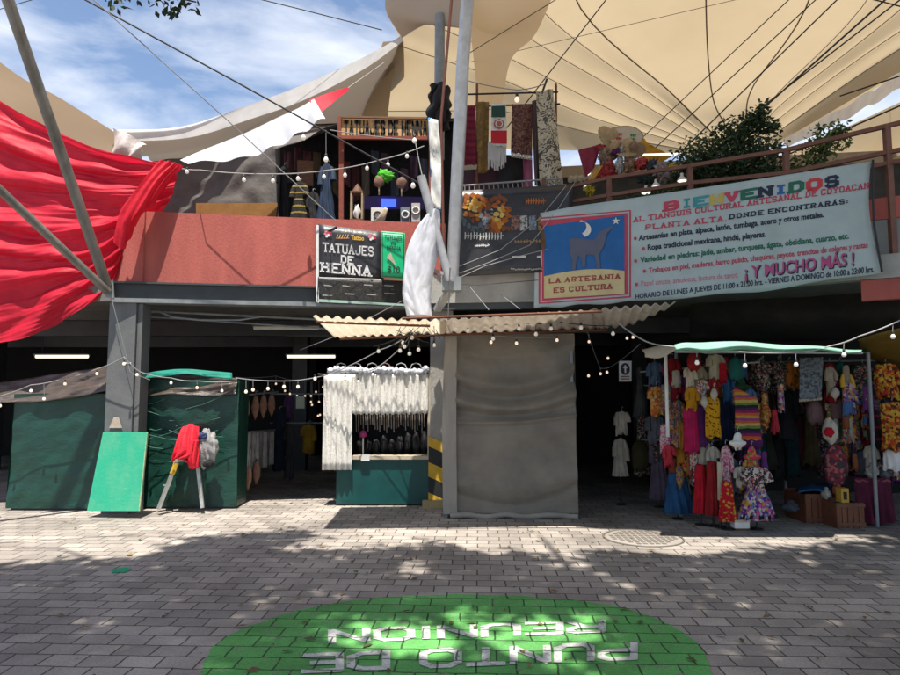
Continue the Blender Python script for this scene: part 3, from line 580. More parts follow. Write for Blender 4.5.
# ================================================================== GROUND FLOOR
def wrinkle(amp, fx, fy, seed, diag=0):
    def f(u, v, p):
        a = mnoise.noise(Vector((u*fx + diag*v, v*fy, seed))) + .5*mnoise.noise(Vector((u*fx*2.3 + diag*2*v, v*fy*2.1, seed+5)))
        return p + Vector((0, amp*a, 0))
    return f
def stall_box(label, xl, xr, yt, yb, Y, depth, film_pts, seed):
    a = W(xl, yb, Y); b = W(xr, yb, Y); zt = W(xl, yt, Y).z
    st = thing('closed_stall', label, 'stall', ((a.x+b.x)/2, Y+depth/2, 0), 'closed stalls wrapped in green tarp')
    k = MB(); x0, x1 = a.x, b.x
    k.patch([[(x0,Y,zt),((x0+x1)/2,Y,zt+.01),(x1,Y,zt)], [(x0,Y,zt*.5),((x0+x1)/2,Y-.02,zt*.5),(x1,Y,zt*.5)], [(x0-.02,Y-.02,.03),((x0+x1)/2,Y-.03,.03),(x1+.02,Y-.02,.03)]], 60, 60, GTARP, wrinkle(.02, 3, 4, seed, 2))
    k.patch([[(x1,Y,zt),(x1,Y+depth,zt)], [(x1+.02,Y-.02,.03),(x1,Y+depth,.03)]], 20, 20, GTARP); k.patch([[(x0,Y+depth,zt),(x0,Y,zt)], [(x0,Y+depth,.03),(x0-.02,Y-.02,.03)]], 20, 20, GTARP)
    k.patch([[(x0,Y,zt),(x1,Y,zt)], [(x0,Y+depth,zt),(x1,Y+depth,zt)]], 6, 6, GTARP); build('tarp_cover', k, st)
    k = MB(); k.patch([[W(x, y, yy) for x, y, yy in r] for r in film_pts], 60, 16, BTARP, wrinkle(.05, 5, 3, seed+2, 4)); build('plastic_film', k, st, solid=.004)
    k = MB(); k.box((x0+.02, Y+.03, 0), (x1-.02, Y+.08, .04), DSTEEL); build('base_rail', k, st)
    return st
stall_box('closed green tarp stall at the far end by the column, brown film over its top', 8, 108, 394, 508, 8.98, 2.2,
   [[(-10,384,9.4), (30,378,9.3), (70,372,9.2), (110,366,9.1)], [(-10,402,8.9), (30,402,8.9), (70,398,8.9), (110,390,8.9)]], 3)
s2 = stall_box('closed green tarp stall behind the red draped stepladder, clear film creased across it', 137, 236, 380, 506, 9.12, .45,
   [[(134,372,9.3), (170,374,9.25), (205,376,9.2), (238,378,9.1)], [(136,398,9.05), (170,394,9.05), (205,396,9.05), (236,394,9.05)]], 8)
k = MB()
for i in range(16):
    y = 398 + random.random()*68; x = 140 + random.random()*50; ln = 12 + random.random()*40; sl = random.uniform(-.5, .25)
    k.tube([W(x, y, 9.035), W(x+ln*.5, y+ln*.5*sl+1.5, 9.03), W(x+ln, y+ln*sl, 9.035)], .0035, M("film crease", (.10, .22, .17), (.05, .15, .11), 20, .4), 4)
build('film_creases', k, s2)
k = MB(); k.patch([[W(137,375,9.0), W(160,371,8.9), W(185,369,8.85), W(210,371,8.9), W(232,373,9)], [W(137,379,8.95), W(160,377,8.85), W(185,374,8.8), W(210,377,8.85), W(232,379,8.95)]], 30, 5, TEALC, wrinkle(.03, 5, 2, 4)); tag(build('teal_cloth', k, solid=.01), 'bright teal cloth strip laid along the top of the stall behind the stepladder', 'cloth')
k = MB(); k.slab([W(103,432,8.66), W(147,432,8.60), W(139,511,8.40), W(87,511,8.46)], .022, GBOARD); k.obox(W(147.6,432,8.60), W(139.6,511,8.40), .014, .03, BOARDE)
bd = thing('painted_board', 'bright green painted board leaning against the steel column', 'board', tuple(W(113,511,8.45))); build('sheet', k, bd)
# stepladder, jacket, bag
lad = thing('stepladder', 'short aluminium stepladder with a yellow mark, draped in red cloth', 'stepladder', tuple(G(180, 510)))
ALU = M("dull aluminium", (.48, .47, .45), (.36, .355, .34), 10, .45, .15, 40, metal=.5)
for dy in (0, .42):
    k = MB(); k.obox(W(158.5,509,8.66+dy*.6), W(185,440,8.86+dy*.3), .085, .03, ALU); build('front_rail', k, lad)
    k = MB(); k.obox(W(202.5,508,8.72+dy*.6), W(195,440,8.88+dy*.3), .045, .03, ALU); build('rear_rail', k, lad)
k = MB(); k.obox(W(172.0,474,8.755), W(176.3,463,8.785), .09, .045, YEL); build('yellow_mark', k, lad)
for y, x in ((460,181), (485,171)):
    k = MB(); k.obox(W(x-4,y,8.82), W(x-4,y,9.02), .09, .02, ALU); build('tread', k, lad)
k = MB(); k.obox(W(174,461,8.76), W(196,459,8.8), .05, .03, ALU); build('spreader', k, lad)
JR = M("red jacket cloth", (.72, .012, .035), (.50, .008, .022), 9, .75, .5, 14)
k = MB(); k.patch([[W(186,430,9.05), W(193,427,9.02), W(199,431,9.05)], [W(183,428,8.85), W(190,425,8.8), W(198,428,8.85)], [W(178,440,8.72), W(187,436,8.66), W(199,440,8.72)], [W(174,452,8.66), W(186,452,8.58), W(199,456,8.68)], [W(171,462,8.66), W(178,458,8.6), W(186,462,8.6)], ], 26, 40, JR, lambda u, v, p: p + Vector((.0, -.03*math.sin(u*17+3*v), .0)))
k.patch([[W(188,440,8.70), W(194,440,8.62), W(199.5,440,8.72)], [W(186,456,8.66), W(192,458,8.58), W(199,458,8.68)], [W(189,468,8.66), W(194,469,8.6), W(198,467,8.66)]], 16, 24, JR, lambda u, v, p: p + Vector((0, -.02*math.sin(u*19+4*v), 0)))
jk = thing('jacket', 'bright red jacket draped over the top of the stepladder', 'jacket', tuple(W(186,460,8.75))); build('cloth', k, jk, solid=.02)
GB = M("grey bag cloth", (.36, .35, .34), (.20, .20, .21), 12, .8, .6, 16)
k = MB()
def blob(k, c, r, m, n=16, seed=0, amp=.18, fr=1.6):
    vs, fs = [], []; nn = n
    for j in range(nn+1):
        th = math.pi*j/nn
        for i in range(nn*2):
            ph = math.pi*i/nn; d = Vector((math.sin(th)*math.cos(ph), math.sin(th)*math.sin(ph), math.cos(th)))
            q = 1 + amp*mnoise.noise(d*fr + Vector((seed, 0, 0))) + .4*amp*mnoise.noise(d*fr*3.1 + Vector((seed, 5, 0)))
            vs.append(Vector(c) + Vector((d.x*r[0], d.y*r[1], d.z*r[2]))*q)
    w2 = nn*2
    for j in range(nn):
        for i in range(w2): fs.append((j*w2+i, (j+1)*w2+i, (j+1)*w2+(i+1)%w2, j*w2+(i+1)%w2))
    k.add(vs, fs, m, True)
blob(k, W(207,449,8.82), (.13,.12,.235), GB, 26, 3, .32, 2.6); bgr = thing('bag', 'crumpled grey bag hanging beside the red jacket on the stepladder', 'bag', tuple(W(207,468,8.8))); build('body', k, bgr)
k = MB(); blob(k, W(203,436,8.74), (.06,.05,.05), M("navy cloth", (.02,.035,.11)), 12, 9, .5); build('navy_flap', k, bgr)
k = MB(); blob(k, W(208,464,8.76), (.06,.06,.05), BLACKC, 12, 4, .4); build('dark_base', k, bgr)

# kiosk
KY = 9.34
ka = W(336, 500, KY).x; kb = W(428.5, 500, KY).x; zc = W(380, 457, KY).z; zt = W(380, 368, KY).z
ks = thing('kiosk', 'white curtained kiosk with a teal counter and a wide serving hatch', 'kiosk', ((ka+kb)/2, KY+.4, 0))
k = MB(); k.box((ka, KY, .02), (kb, KY+.85, zc-.03), TEAL); build('counter', k, ks)
k = MB(); k.box((W(352,455,KY-.05).x, KY-.05, zc-.03), (kb+.03, KY+.3, zc+.02), CREAM); build('sill', k, ks)
k = MB(); k.box((kb-.015, KY-.045, zc+.02), (kb+.035, KY+.02, zt), CREAM); build('frame_post', k, ks); k = MB(); k.box((ka-.01, KY+.02, zc-.03), (ka+.03, KY+.06, zt), CREAM); build('frame_post', k, ks)
k = MB(); k.box((ka, KY+.8, zc-.03), (kb, KY+.84, zt), BLACKC); k.box((ka, KY+.05, zc-.03), (ka+.02, KY+.8, zt), BLACKC); k.box((kb-.02, KY+.05, zc-.03), (kb, KY+.8, zt), BLACKC); build('back_panel', k, ks)
m, n, o = nodes("beaded white curtain"); b = n.nodes.new("ShaderNodeBsdfPrincipled"); b.inputs['Roughness'].default_value = .8
x = noise_tex(n, 26, 4, .7, stretch=(1.6, 1, .12)); y = noise_tex(n, 45, 3, .8, stretch=(1, 1, .8)); r = n.nodes.new("ShaderNodeValToRGB")
r.color_ramp.elements[0].position = .34; r.color_ramp.elements[1].position = .56; r.color_ramp.elements[0].color = (.30, .28, .24, 1); r.color_ramp.elements[1].color = (.78, .76, .71, 1)
ad = n.nodes.new("ShaderNodeMath"); ad.operation = 'MULTIPLY_ADD'; ad.inputs[1].default_value = .45; n.links.new(y.outputs['Fac'], ad.inputs[0])
h2 = n.nodes.new("ShaderNodeMath"); h2.operation = 'MULTIPLY'; h2.inputs[1].default_value = .6; n.links.new(x.outputs['Fac'], h2.inputs[0]); n.links.new(h2.outputs[0], ad.inputs[2])
n.links.new(ad.outputs[0], r.inputs['Fac']); n.links.new(r.outputs[0], b.inputs['Base Color'])
bp = n.nodes.new("ShaderNodeBump"); bp.inputs['Strength'].default_value = .8; bp.inputs['Distance'].default_value = .02; n.links.new(ad.outputs[0], bp.inputs['Height']); n.links.new(bp.outputs[0], b.inputs['Normal']); n.links.new(b.outputs[0], o.inputs[0]); BEAD = m
def cdisp(u, v, p): return p + Vector((0, -.018*math.sin(u*60) - .015*math.sin(u*23+1), .012*math.sin(u*90)*v))
k = MB(); k.patch([[W(352,374,KY-.07), W(390,374,KY-.07), W(429,374,KY-.07)], [W(352,414,KY-.08), W(390,414,KY-.08), W(428,413.5,KY-.08)]], 90, 12, BEAD, cdisp); build('curtain_valance', k, ks, solid=.006)
k = MB(); k.patch([[W(324,374,KY-.14), W(352.5,374,KY-.10)], [W(322,470,KY-.14), W(352,470,KY-.10)]], 40, 12, BEAD, lambda u, v, p: p + Vector((0, -.014*math.sin(u*33), 0))); build('curtain_side', k, ks, solid=.006)
k = MB()
for i in range(17):
    x = 331 + i*5.9; blob(k, W(x, 371 + random.uniform(-1.5,1.5), KY-.05), (.055,.07,.05), WCLOTH, 10, i, .5, 2.4)
build('plastic_roll', k, ks)
for i, x in enumerate((341, 356, 372, 385, 401, 416)):
    k = MB(); k.tube([W(x-6, 369, KY+.04) + Vector((0, 0, 0)), W(x-4, 364.5, KY+.04), W(x, 363, KY+.04), W(x+4, 364.5, KY+.04), W(x+6, 369, KY+.04)], .008, M("pink hoop", (.45, .22, .20)) if i == 3 else WHITECABLE, 5); build('hoop', k, ks)
k = MB(); q = [W(x, y, KY-.07) for x, y in ((361,454.5),(369.5,454.5),(369.5,461),(361,461))]; k.slab(q, .004, PAPER); build('price_card', k, ks)
k = MB()
for i in range(30):
    x = 356 + i*2.35; k.tube([W(x, 413, KY+.25), W(x+.3, 424 + random.random()*9, KY+.25)], .008, M("pale strands", (.34, .29, .25), (.22, .19, .17), 30), 4)
tag(build('strands', k, ks), 'pale hanging strands'); 
for i in range(9):
    x = 360 + i*8; hh = random.uniform(14, 24)
    p = W(x, 455-hh/2, KY+.45); k = MB(); blob(k, p, (.055, .06, hh/2/650*KY), flat("dark pouch", (.012,.011,.013)), 10, i, .3); tag(build('pouch', k), f'dark pouch on the shelf inside the kiosk hatch', 'pouch', 'dark pouches inside the kiosk')
k = MB(); blob(k, W(363, 434, KY+.2), (.05,.04,.05), flat("pink flower", (.40,.05,.20)), 10, 2, .6, 3); k.tube([W(363,438,KY+.2), W(363,455,KY+.2)], .012, PAPER, 6); tag(build('flower', k), 'small pink flower standing on the kiosk sill', 'flower')

# grey covered booth
GY = 8.46
gx0, gx1 = W(443,500,GY).x, W(577,500,GY).x; gz = W(500,333.5,GY).z
bo = thing('covered_booth', 'tall closed booth wrapped in wrinkled grey tarp under the corrugated roof', 'booth', ((gx0+gx1)/2, GY+.9, 0))
def gd(u, v, p):
    a = 0
    for vc, am, sg, sw in ((.10,.02,.03,.10), (.24,.04,.035,.14), (.30,-.03,.025,.16), (.37,.045,.03,.12), (.42,-.03,.02,.08), (.475,.03,.012,.03), (.55,.012,.03,.02), (.82,.02,.05,.10), (.9,-.02,.03,.16)):
        c = vc + sw*(4*(u-.5)**2*-1 + .6)*.55 - .04*(u-.5); a += am*math.exp(-((v-c)/sg)**2)*(1 - .5*abs(u-.5))
    a += .022*mnoise.noise(Vector((u*3+v, v*7, 2))) + .03*math.sin((u*.9-v*.8)*14)*math.exp(-((v-.18)/.2)**2)*u
    return p + Vector((0, -a*1.7, 0))
k = MB(); xa = gx0 + .16
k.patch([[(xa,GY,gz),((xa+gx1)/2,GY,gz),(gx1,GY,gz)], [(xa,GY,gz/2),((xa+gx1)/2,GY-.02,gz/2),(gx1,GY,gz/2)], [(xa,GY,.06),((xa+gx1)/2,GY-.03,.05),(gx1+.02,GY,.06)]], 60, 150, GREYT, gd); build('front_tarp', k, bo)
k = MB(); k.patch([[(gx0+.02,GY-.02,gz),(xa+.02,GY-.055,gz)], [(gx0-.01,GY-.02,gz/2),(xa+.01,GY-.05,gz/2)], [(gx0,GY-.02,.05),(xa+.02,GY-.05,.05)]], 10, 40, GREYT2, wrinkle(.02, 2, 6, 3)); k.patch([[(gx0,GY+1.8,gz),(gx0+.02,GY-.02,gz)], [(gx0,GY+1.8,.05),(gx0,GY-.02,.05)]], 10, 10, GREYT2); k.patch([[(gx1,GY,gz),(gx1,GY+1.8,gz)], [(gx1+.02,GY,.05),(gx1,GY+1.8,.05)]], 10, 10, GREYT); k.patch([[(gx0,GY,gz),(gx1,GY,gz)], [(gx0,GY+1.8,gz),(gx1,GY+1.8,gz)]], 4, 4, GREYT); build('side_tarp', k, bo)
k = MB(); k.tube([(gx0+.1+i*(gx1-gx0-.1)/20, GY-.05-.02*math.sin(i*1.3), .035+.012*math.sin(i*.9)) for i in range(21)], .035, GREYT2, 8); build('rolled_hem', k, bo)
k = MB(); k.box((gx0+.02, GY+.02, 0), (gx0+.06, GY+.06, gz), STEEL); build('frame_post', k, bo); k = MB(); k.box((gx1-.06, GY+.03, 0), (gx1-.02, GY+.07, gz), STEEL); build('frame_post', k, bo)

# corrugated roof
rf = thing('corrugated_awning', 'long low awning of wavy beige and grey sheets over the kiosk and grey booth', 'awning', tuple(W(490,318,7.9)))
def corr(near, far, nx, m, name):
    near = [W(*p) for p in near]; far = [W(*p) for p in far]; k = MB(); wl = .118
    tot = (near[-1]-near[0]).length
    k.patch([near, far], nx, 8, m, lambda u, v, p: p + Vector((0, 0, .017*math.sin(u*tot/wl*2*math.pi)))); return build(name, k, rf, solid=.004)
corr([(313,316.5,7.0), (380,319,7.03), (447,320.5,7.07)], [(335,338,8.45), (390,335,8.5), (447,334,8.5)], 150, FIBRE, 'sheet')
corr([(440,319.5,7.05), (520,315,7.10), (600,310.5,7.15)], [(440,333,8.5), (520,331,8.5), (606,328,8.55)], 150, FIBRE2, 'sheet')
corr([(592,310,7.12), (635,306.5,7.18), (676,303,7.25)], [(592,328,8.5), (628,325,8.3), (672,306,7.75)], 90, FIBRE2, 'sheet')
for pts, nm in (([W(316,322,7.2), W(430,326,7.35)], 'purlin'), ([W(402,318.5,7.0), W(602,311.5,7.06)], 'purlin'), ([W(340,339,8.3), W(470,334,8.35), W(606,330,8.4)], 'purlin')):
    k = MB(); k.tube(pts, .014, RUST, 6); build(nm, k, rf)
for x, y, Y in ((448,322,7.5),):
    k = MB(); k.tube([W(x,y,Y), W(x+2,y,Y)+Vector((0,.6,.75))], .008, CABLE, 6); build('hanger_rod', k, rf)

# banners and hanging cloth of the left wing
def onL(px, py, off): return on(px, py, LL, off)
INK = M("faded black print", (.022, .022, .028), (.035, .033, .04), 7, .45, .3, 6, coat=.25); WP = flat("white print", (.72,.72,.74)); 
def quadm(k, q, fn, m, nx=8, ny=6):
    a, b, c, d = [Vector((x, y, 0)) for x, y in q]; vs = []
    for j in range(ny+1):
        for i in range(nx+1):
            p = a.lerp(b, i/nx).lerp(d.lerp(c, i/nx), j/ny); vs.append(fn(p.x, p.y))
    k.add(vs, [(j*(nx+1)+i, j*(nx+1)+i+1, (j+1)*(nx+1)+i+1, (j+1)*(nx+1)+i) for j in range(ny) for i in range(nx)], m, True)
def slabtext(k, body, a, b, h0, h1, fn, m, th=.24, serif=.0, gap=.35, lw=.8):
    vs, fs, tw = stroke_text(body, 1.0, lw, th, gap, serif)
    put(k, vs, fs, lambda x, y: fn(a[0]+(b[0]-a[0])*x/tw, a[1]+(b[1]-a[1])*x/tw - (h0+(h1-h0)*x/tw)*y), m)
def fonttext(k, body, a, b, h0, h1, fn, m, bold=.02):
    vs, fs = text_poly(body, 1.0, bold); xs = [v[0] for v in vs]; x0, tw = min(xs), max(xs)-min(xs)
    put(k, vs, fs, lambda x, y: fn(a[0]+(b[0]-a[0])*(x-x0)/tw, a[1]+(b[1]-a[1])*(x-x0)/tw - (h0+(h1-h0)*(x-x0)/tw)*y/.69), m)
tb = thing('banner', 'black banner with big white slab letters TATUAJES DE HENNA hung on the red parapet', 'banner', tuple(onL(350,305,.12)))
k = MB(); quadm(k, ((318,224),(384,232.5),(382,279),(319,277)), lambda x, y: onL(x, y, .10), INK); build('printed_sheet', k, tb, solid=.003)
LOWP = PAT("faded montage print", [(.02,.02,.025),(.03,.03,.03),(.05,.048,.045),(.025,.025,.03),(.06,.055,.04),(.02,.02,.02),(.09,.085,.07)], 14, 'swirl', .4)
k = MB(); quadm(k, ((318,277),(405,281),(406,306.5),(317,303)), lambda x, y: onL(x, y, .11 + .02*math.sin(x*.3)), LOWP); build('lower_sheet', k, tb, solid=.003)
k = MB(); quadm(k, ((316.2,225),(318.8,225),(318.8,303),(316,302)), lambda x, y: onL(x, y, .125), WP, 1, 6); quadm(k, ((319,277),(381,279),(381,280),(319,278)), lambda x, y: onL(x, y, .145), WP, 4, 1); quadm(k, ((318,299),(405,304),(405,306),(318,302)), lambda x, y: onL(x, y, .16), flat("pale teal hem", (.35,.5,.45)), 6, 1); build('border', k, tb)
k = MB(); f2 = lambda x, y: onL(x, y, .116)
slabtext(k, "TATUAJES", (323.5,251.3), (373,255.6), 8.2, 8.2, f2, WP, .2, .16, .42); slabtext(k, "DE", (341.5,262.3), (352.5,263.8), 6.6, 6.8, f2, WP, .24, .18, .45); slabtext(k, "HENNA", (322,271.2), (370,275.8), 8.3, 9.2, f2, WP, .24, .22, .5)
build('lettering', k, tb)
k = MB(); YP = flat("yellow print", (.70,.42,.05)); OP = flat("pink print", (.62,.22,.28))
fonttext(k, "Tattoo", (351,239.5), (364,240.5), 4.6, 4.6, f2, YP, .03)
for i in range(5):                                                      # illegible yellow script
    x = 336 + i*2.6; k.add([f2(x, 238.5), f2(x+.9, 238.6), f2(x+2.4, 234.6), f2(x+1.5, 234.5)], [(0,1,2,3)], YP); k.add([f2(x+1.2, 238.7), f2(x+2.6, 238.5), f2(x+2.9, 237.7), f2(x+1.4, 237.9)], [(0,1,2,3)], OP)
build('script_lettering', k, tb)
for cx_, cy_ in ((327.5,234), (371.5,237)):
    k = MB()
    for i in range(9):
        a = i*2.4; r_ = 1.2 + .42*i**.9; x, y = cx_ + r_*math.cos(a)*.9, cy_ + r_*math.sin(a)*.75
        k.add([onL(x+1.5*math.cos(a+t), y+1.3*math.sin(a+t), .114+.0006*i) for t in (0, 1.25, 2.5, 3.8, 5)], [(0,1,2,3,4)], (WP, OP, flat("red print", (.55,.03,.06)))[i % 3])
    build('rose_print', k, tb)
k = MB()
for i in range(8): x = 322 + (i % 4)*20 + random.random()*5; y = 283 + (i//4)*9 + random.random()*3; quadm(k, ((x,y),(x+random.uniform(5,11),y+.6),(x+9,y+1.6),(x,y+1.1)), lambda a, b: onL(a, b, .15), flat("grey print", (.34,.34,.33)), 2, 1)
build('small_print', k, tb)
gp = thing('poster', 'bright green poster with black lettering beside the black henna banner', 'poster', tuple(onL(393,279,.2)))
GP = M("bright green print", (.01,.50,.22), (.008,.42,.18), 6, .4); gf = lambda x, y: onL(x, y, .23)
k = MB(); quadm(k, ((381,231),(405,233),(404.5,279),(381.3,277.5)), lambda x, y: onL(x, y, .22), GP); build('printed_sheet', k, gp, solid=.003)
k = MB()
for q in (((382,232.2),(404,234),(404,234.6),(382,232.9)), ((382,276),(404,277.5),(404,278.1),(382,276.7)), ((382,232.2),(382.7,232.2),(382.8,276.6),(382.1,276.6)), ((403.4,234),(404,234),(403.9,278),(403.3,278))): quadm(k, q, gf, BLK, 1, 1)
fonttext(k, "TATUAJES", (384.5,239.5), (402,240.5), 4.2, 4.2, gf, BLK, .02); fonttext(k, "DE", (391,244.5), (396,244.9), 3, 3, gf, BLK, .02); fonttext(k, "HENNA", (387,249.8), (401,250.8), 4.2, 4.2, gf, BLK, .02); fonttext(k, "$10", (387.5,272.5), (400,273.2), 6.6, 6.6, gf, BLK, .02)
build('lettering', k, gp)
k = MB(); k.add([onL(386.7,257.5,.24), onL(390.5,252.5,.24), onL(396.2,265.5,.24)], [(0,1,2)], CREAM); build('torn_patch', k, gp, solid=.004)

wc = [(212,(429,440)), (226,(418,440)), (240,(411,440)), (256,(406,438)), (272,(403.5,434)), (290,(402.5,431)), (304,(404,431)), (316,(407,432))]
k = MB(); rows = []
for j, (y, (a, b)) in enumerate(wc):
    p, q = W(a, y, 8.35), W(b, y, 8.35); cx = (p+q)/2; hw = (q-p).length/2; rows.append([cx + Vector((hw*math.cos(t), -.16*math.sin(t)*(1 if math.sin(t) > 0 else .5), 0)) for t in [math.pi*2*i/16 for i in range(17)]])
k.patch(rows, 110, 100, WCLOTH, lambda u, v, p: p + Vector((.015*mnoise.noise(Vector((u*8, v*6, 8))), -.012*math.sin(u*40+v*5) - .035*abs(mnoise.noise(Vector((u*11+v*3, v*3.2-u*2, 3)))) - .006*mnoise.noise(Vector((u*34, v*14, 5))), 0)))
tag(build('rolled_awning', k), 'bulging white cloth bundle hanging beside the green poster above the corrugated roof', 'cloth bundle')
BS = PAT("blue green print", [(.62,.64,.66),(.58,.60,.62),(.08,.24,.48),(.60,.62,.62),(.56,.56,.54),(.16,.36,.24),(.50,.46,.38)], .9, 'swirl', .7)
k = MB(); k.patch([[W(428,118,8.8), W(438,120,8.75)], [W(430,160,8.75), W(441,160,8.7)], [W(431,205,8.7), W(441,212,8.65)]], 8, 20, BS, wrinkle(.05, 2, 5, 7)); tag(build('printed_cloth', k, solid=.006), 'narrow white cloth with blue and green print hanging beside the tall mast', 'cloth')

# ------------------------------------------------------------------ garments
PROF = {'dress': [(0,.30),(.05,.42),(.12,.46),(.30,.36),(.38,.38),(1,1)], 'skirt': [(0,.55),(.06,.58),(1,1)], 'blouse': [(0,.34),(.06,.62),(.14,.70),(1,.78)], 'gown': [(0,.35),(.06,.6),(.14,.62),(.3,.54),(.4,.6),(1,1)],
        'bag': [(0,.30),(.10,.62),(.3,.95),(.7,1),(.92,.85),(1,.5)], 'pouch': [(0,.12),(.12,.5),(.45,.9),(.7,.8),(1,.12)], 'hat': [(0,.2),(.2,.42),(.5,.5),(.6,.98),(.7,1),(.78,.9),(1,.3)], 'straight': [(0,.9),(.1,.95),(1,1)], 'shirt': [(0,.32),(.06,.60),(.12,.68),(1,.72)]}
def lerp_prof(pf, v):
    for (a, x), (b, y) in zip(pf, pf[1:]):
        if a <= v <= b: return x + (y-x)*(v-a)/(b-a) if b > a else y
    return pf[-1][1]
def garment(name, label, cat, box, Y, mat, shape='dress', group=None, hanger=True, sleeves=None, seed=None, stand=False, trim=None, skirtmat=None, depth=.30):
    x0, y0, x1, y1 = box; sc = Y/F_; cx = W((x0+x1)/2, y0, Y).x; zt = W(450, y0, Y).z; zb = max(W(450, y1, Y).z, .02); hw = (x1-x0)/2*sc; hh = zt-zb
    sd_ = seed if seed is not None else (x0*7+y0*3) % 97; rr = random.Random(sd_)
    root = thing(name, label, cat, (cx, Y, zb), group); pf = PROF[shape]; n, mrows = 40, 22; dp = max(.035, min(.16, hw*depth*2))
    nf = rr.choice((5, 6, 7, 8)); ph = rr.random()*6; lean = rr.uniform(-.10, .10); fa = {'dress': .26, 'skirt': .28, 'gown': .28, 'blouse': .20, 'shirt': .20, 'straight': .24}.get(shape, .05)
    def ring(v0, v1, m, nm):
        k = MB(); vs = []; mr = max(4, int(mrows*(v1-v0)))
        for j in range(mr+1):
            v = v0 + (v1-v0)*j/mr; wv = lerp_prof(pf, v)*hw; d = dp*(.55+.45*v) if fa > .05 else dp*lerp_prof(pf, v)
            for i in range(n):
                t = 2*math.pi*i/n; f = 1 + fa*(.3+.7*v)*math.sin(nf*2*t+ph+1.5*math.sin(3*v+ph)) + (.16 if fa > .05 else .08)*mnoise.noise(Vector((math.cos(t)*2, math.sin(t)*2 + v*5, sd_)))
                vs.append((cx + wv*math.cos(t)*(1+(f-1)*.45) + .02*hw*math.sin(v*7+ph) + lean*hw*v + .05*hw*mnoise.noise(Vector((v*4, math.cos(t), sd_+3))), Y + d*math.sin(t)*f, zt - hh*v + (.02*math.sin(3*t+ph) + .015*math.sin(7*t))*(v > .97 and v1 == 1 and not stand) - .02*math.cos(t)**2*(v < .03)*(hw > .05)))
        fs = [(j*n+i, j*n+(i+1)%n, (j+1)*n+(i+1)%n, (j+1)*n+i) for j in range(mr) for i in range(n)]
        k.add(vs, fs, m, True); k.add(vs[:n], [tuple(range(n-1,-1,-1))], m, True); k.add(vs[-n:], [tuple(range(n))], m, True)
        build(nm, k, root)
    if skirtmat: ring(0, .40, mat, 'bodice'); ring(.405, 1, skirtmat, 'skirt')
    else: ring(0, 1, mat, 'body')
    if sleeves is None: sleeves = shape in ('blouse', 'dress', 'gown', 'shirt')
    if sleeves:
        sw = lerp_prof(pf, .12)*hw; ln = min(.24, hh*.42) if shape != 'dress' else min(.16, hh*.2)
        for sgn in (-1, 1):
            k = MB(); p = Vector((cx+sgn*sw*.72, Y, zt-.05*hh-.01)); q = p + Vector((sgn*max(hw*(.12+.25*rr.random()), .03), -.03, -ln*(.8+.6*rr.random()))); r0 = min(.055, hw*.33)
            k.tube([p, p.lerp(q,.5)+Vector((sgn*.015,0,.01)), q], r0, mat, 10, radii=[r0*.8, r0, r0*1.15]); build('sleeve', k, root)
    if trim:
        k = MB(); vs = []
        for v in (.90, .97):
            wv = lerp_prof(pf, v)*hw*1.03
            for i in range(n):
                t = 2*math.pi*i/n; f = 1 + fa*(.3+.7*v)*math.sin(nf*2*t+ph+1.5*math.sin(3*v+ph)); vs.append((cx + wv*math.cos(t)*(1+(f-1)*.35) + .02*hw*math.sin(v*7+ph), Y + dp*(.55+.45*v)*math.sin(t)*f*1.1, zt-hh*v))
        k.add(vs, [(i, (i+1)%n, n+(i+1)%n, n+i) for i in range(n)], trim, True); build('trim', k, root)
    if stand:
        k = MB(); k.tube([(cx,Y+.02,.02), (cx,Y+.02,zb+.05)], .012, CABLE, 8); k.lathe([(0,.02),(.07,.014),(.075,0)], (cx,Y+.02,0), CABLE, 14); build('stand', k, root)
        k = MB(); k.lathe([(.03,-.02),(.028,.02),(.045,.05),(.06,.10),(.055,.16),(.03,.20),(0,.21)], (cx,Y,zt), M("mannequin skin", (.38,.26,.18), (.34,.23,.16), 5, .5), 12); build('mannequin_head', k, root) if stand == 'head' else None
    elif hanger:
        k = MB(); k.tube([(cx-hw*.3, Y, zt-.02), (cx, Y, zt+.015), (cx+hw*.3, Y, zt-.02)], .006, CABLE, 5); k.tube([(cx, Y, zt+.01), (cx, Y, zt+.05), (cx+.02, Y+.01, zt+.065), (cx+.03, Y+.02, zt+.045)], .004, LSTEEL, 5); build('hanger', k, root)
    return root
def cloth_panel(name, label, cat, quad, Y, mat, group=None, amp=.025, fold=8, fringe=None, Y2=None):
    a, b, c, d = quad; Y2 = Y if Y2 is None else Y2
    k = MB(); k.patch([[W(a[0],a[1],Y), W((a[0]+b[0])/2,(a[1]+b[1])/2,Y), W(b[0],b[1],Y)], [W((a[0]+d[0])/2,(a[1]+d[1])/2,Y2), W((a[0]+b[0]+c[0]+d[0])/4,(a[1]+b[1]+c[1]+d[1])/4,Y2-.03), W((b[0]+c[0])/2,(b[1]+c[1])/2,Y2)], [W(d[0],d[1],Y2), W((c[0]+d[0])/2,(c[1]+d[1])/2,Y2-.02), W(c[0],c[1],Y2)]], 30, 30, mat, lambda u, v, p: p + Vector((0, -amp*(.4+.6*v)*math.sin(u*fold+2*v+a[0]) - .012*mnoise.noise(Vector((u*5, v*7, a[0]*.1))), .006*math.sin(u*22)*v)))
    r_ = thing(name, label, cat, tuple(W((c[0]+d[0])/2, (c[1]+d[1])/2, Y2)), group); build('cloth', k, r_, solid=.008)
    if fringe:
        k = MB(); 
        for i in range(22):
            t = (i+.5)/22; x, y = d[0]+(c[0]-d[0])*t, d[1]+(c[1]-d[1])*t; k.tube([W(x, y-.5, Y2-.02), W(x+.3*math.sin(i*2), y+fringe, Y2-.02)], .006, CREAM if mat.name != 'x' else mat, 4)
        build('fringe', k, r_)
    return r_

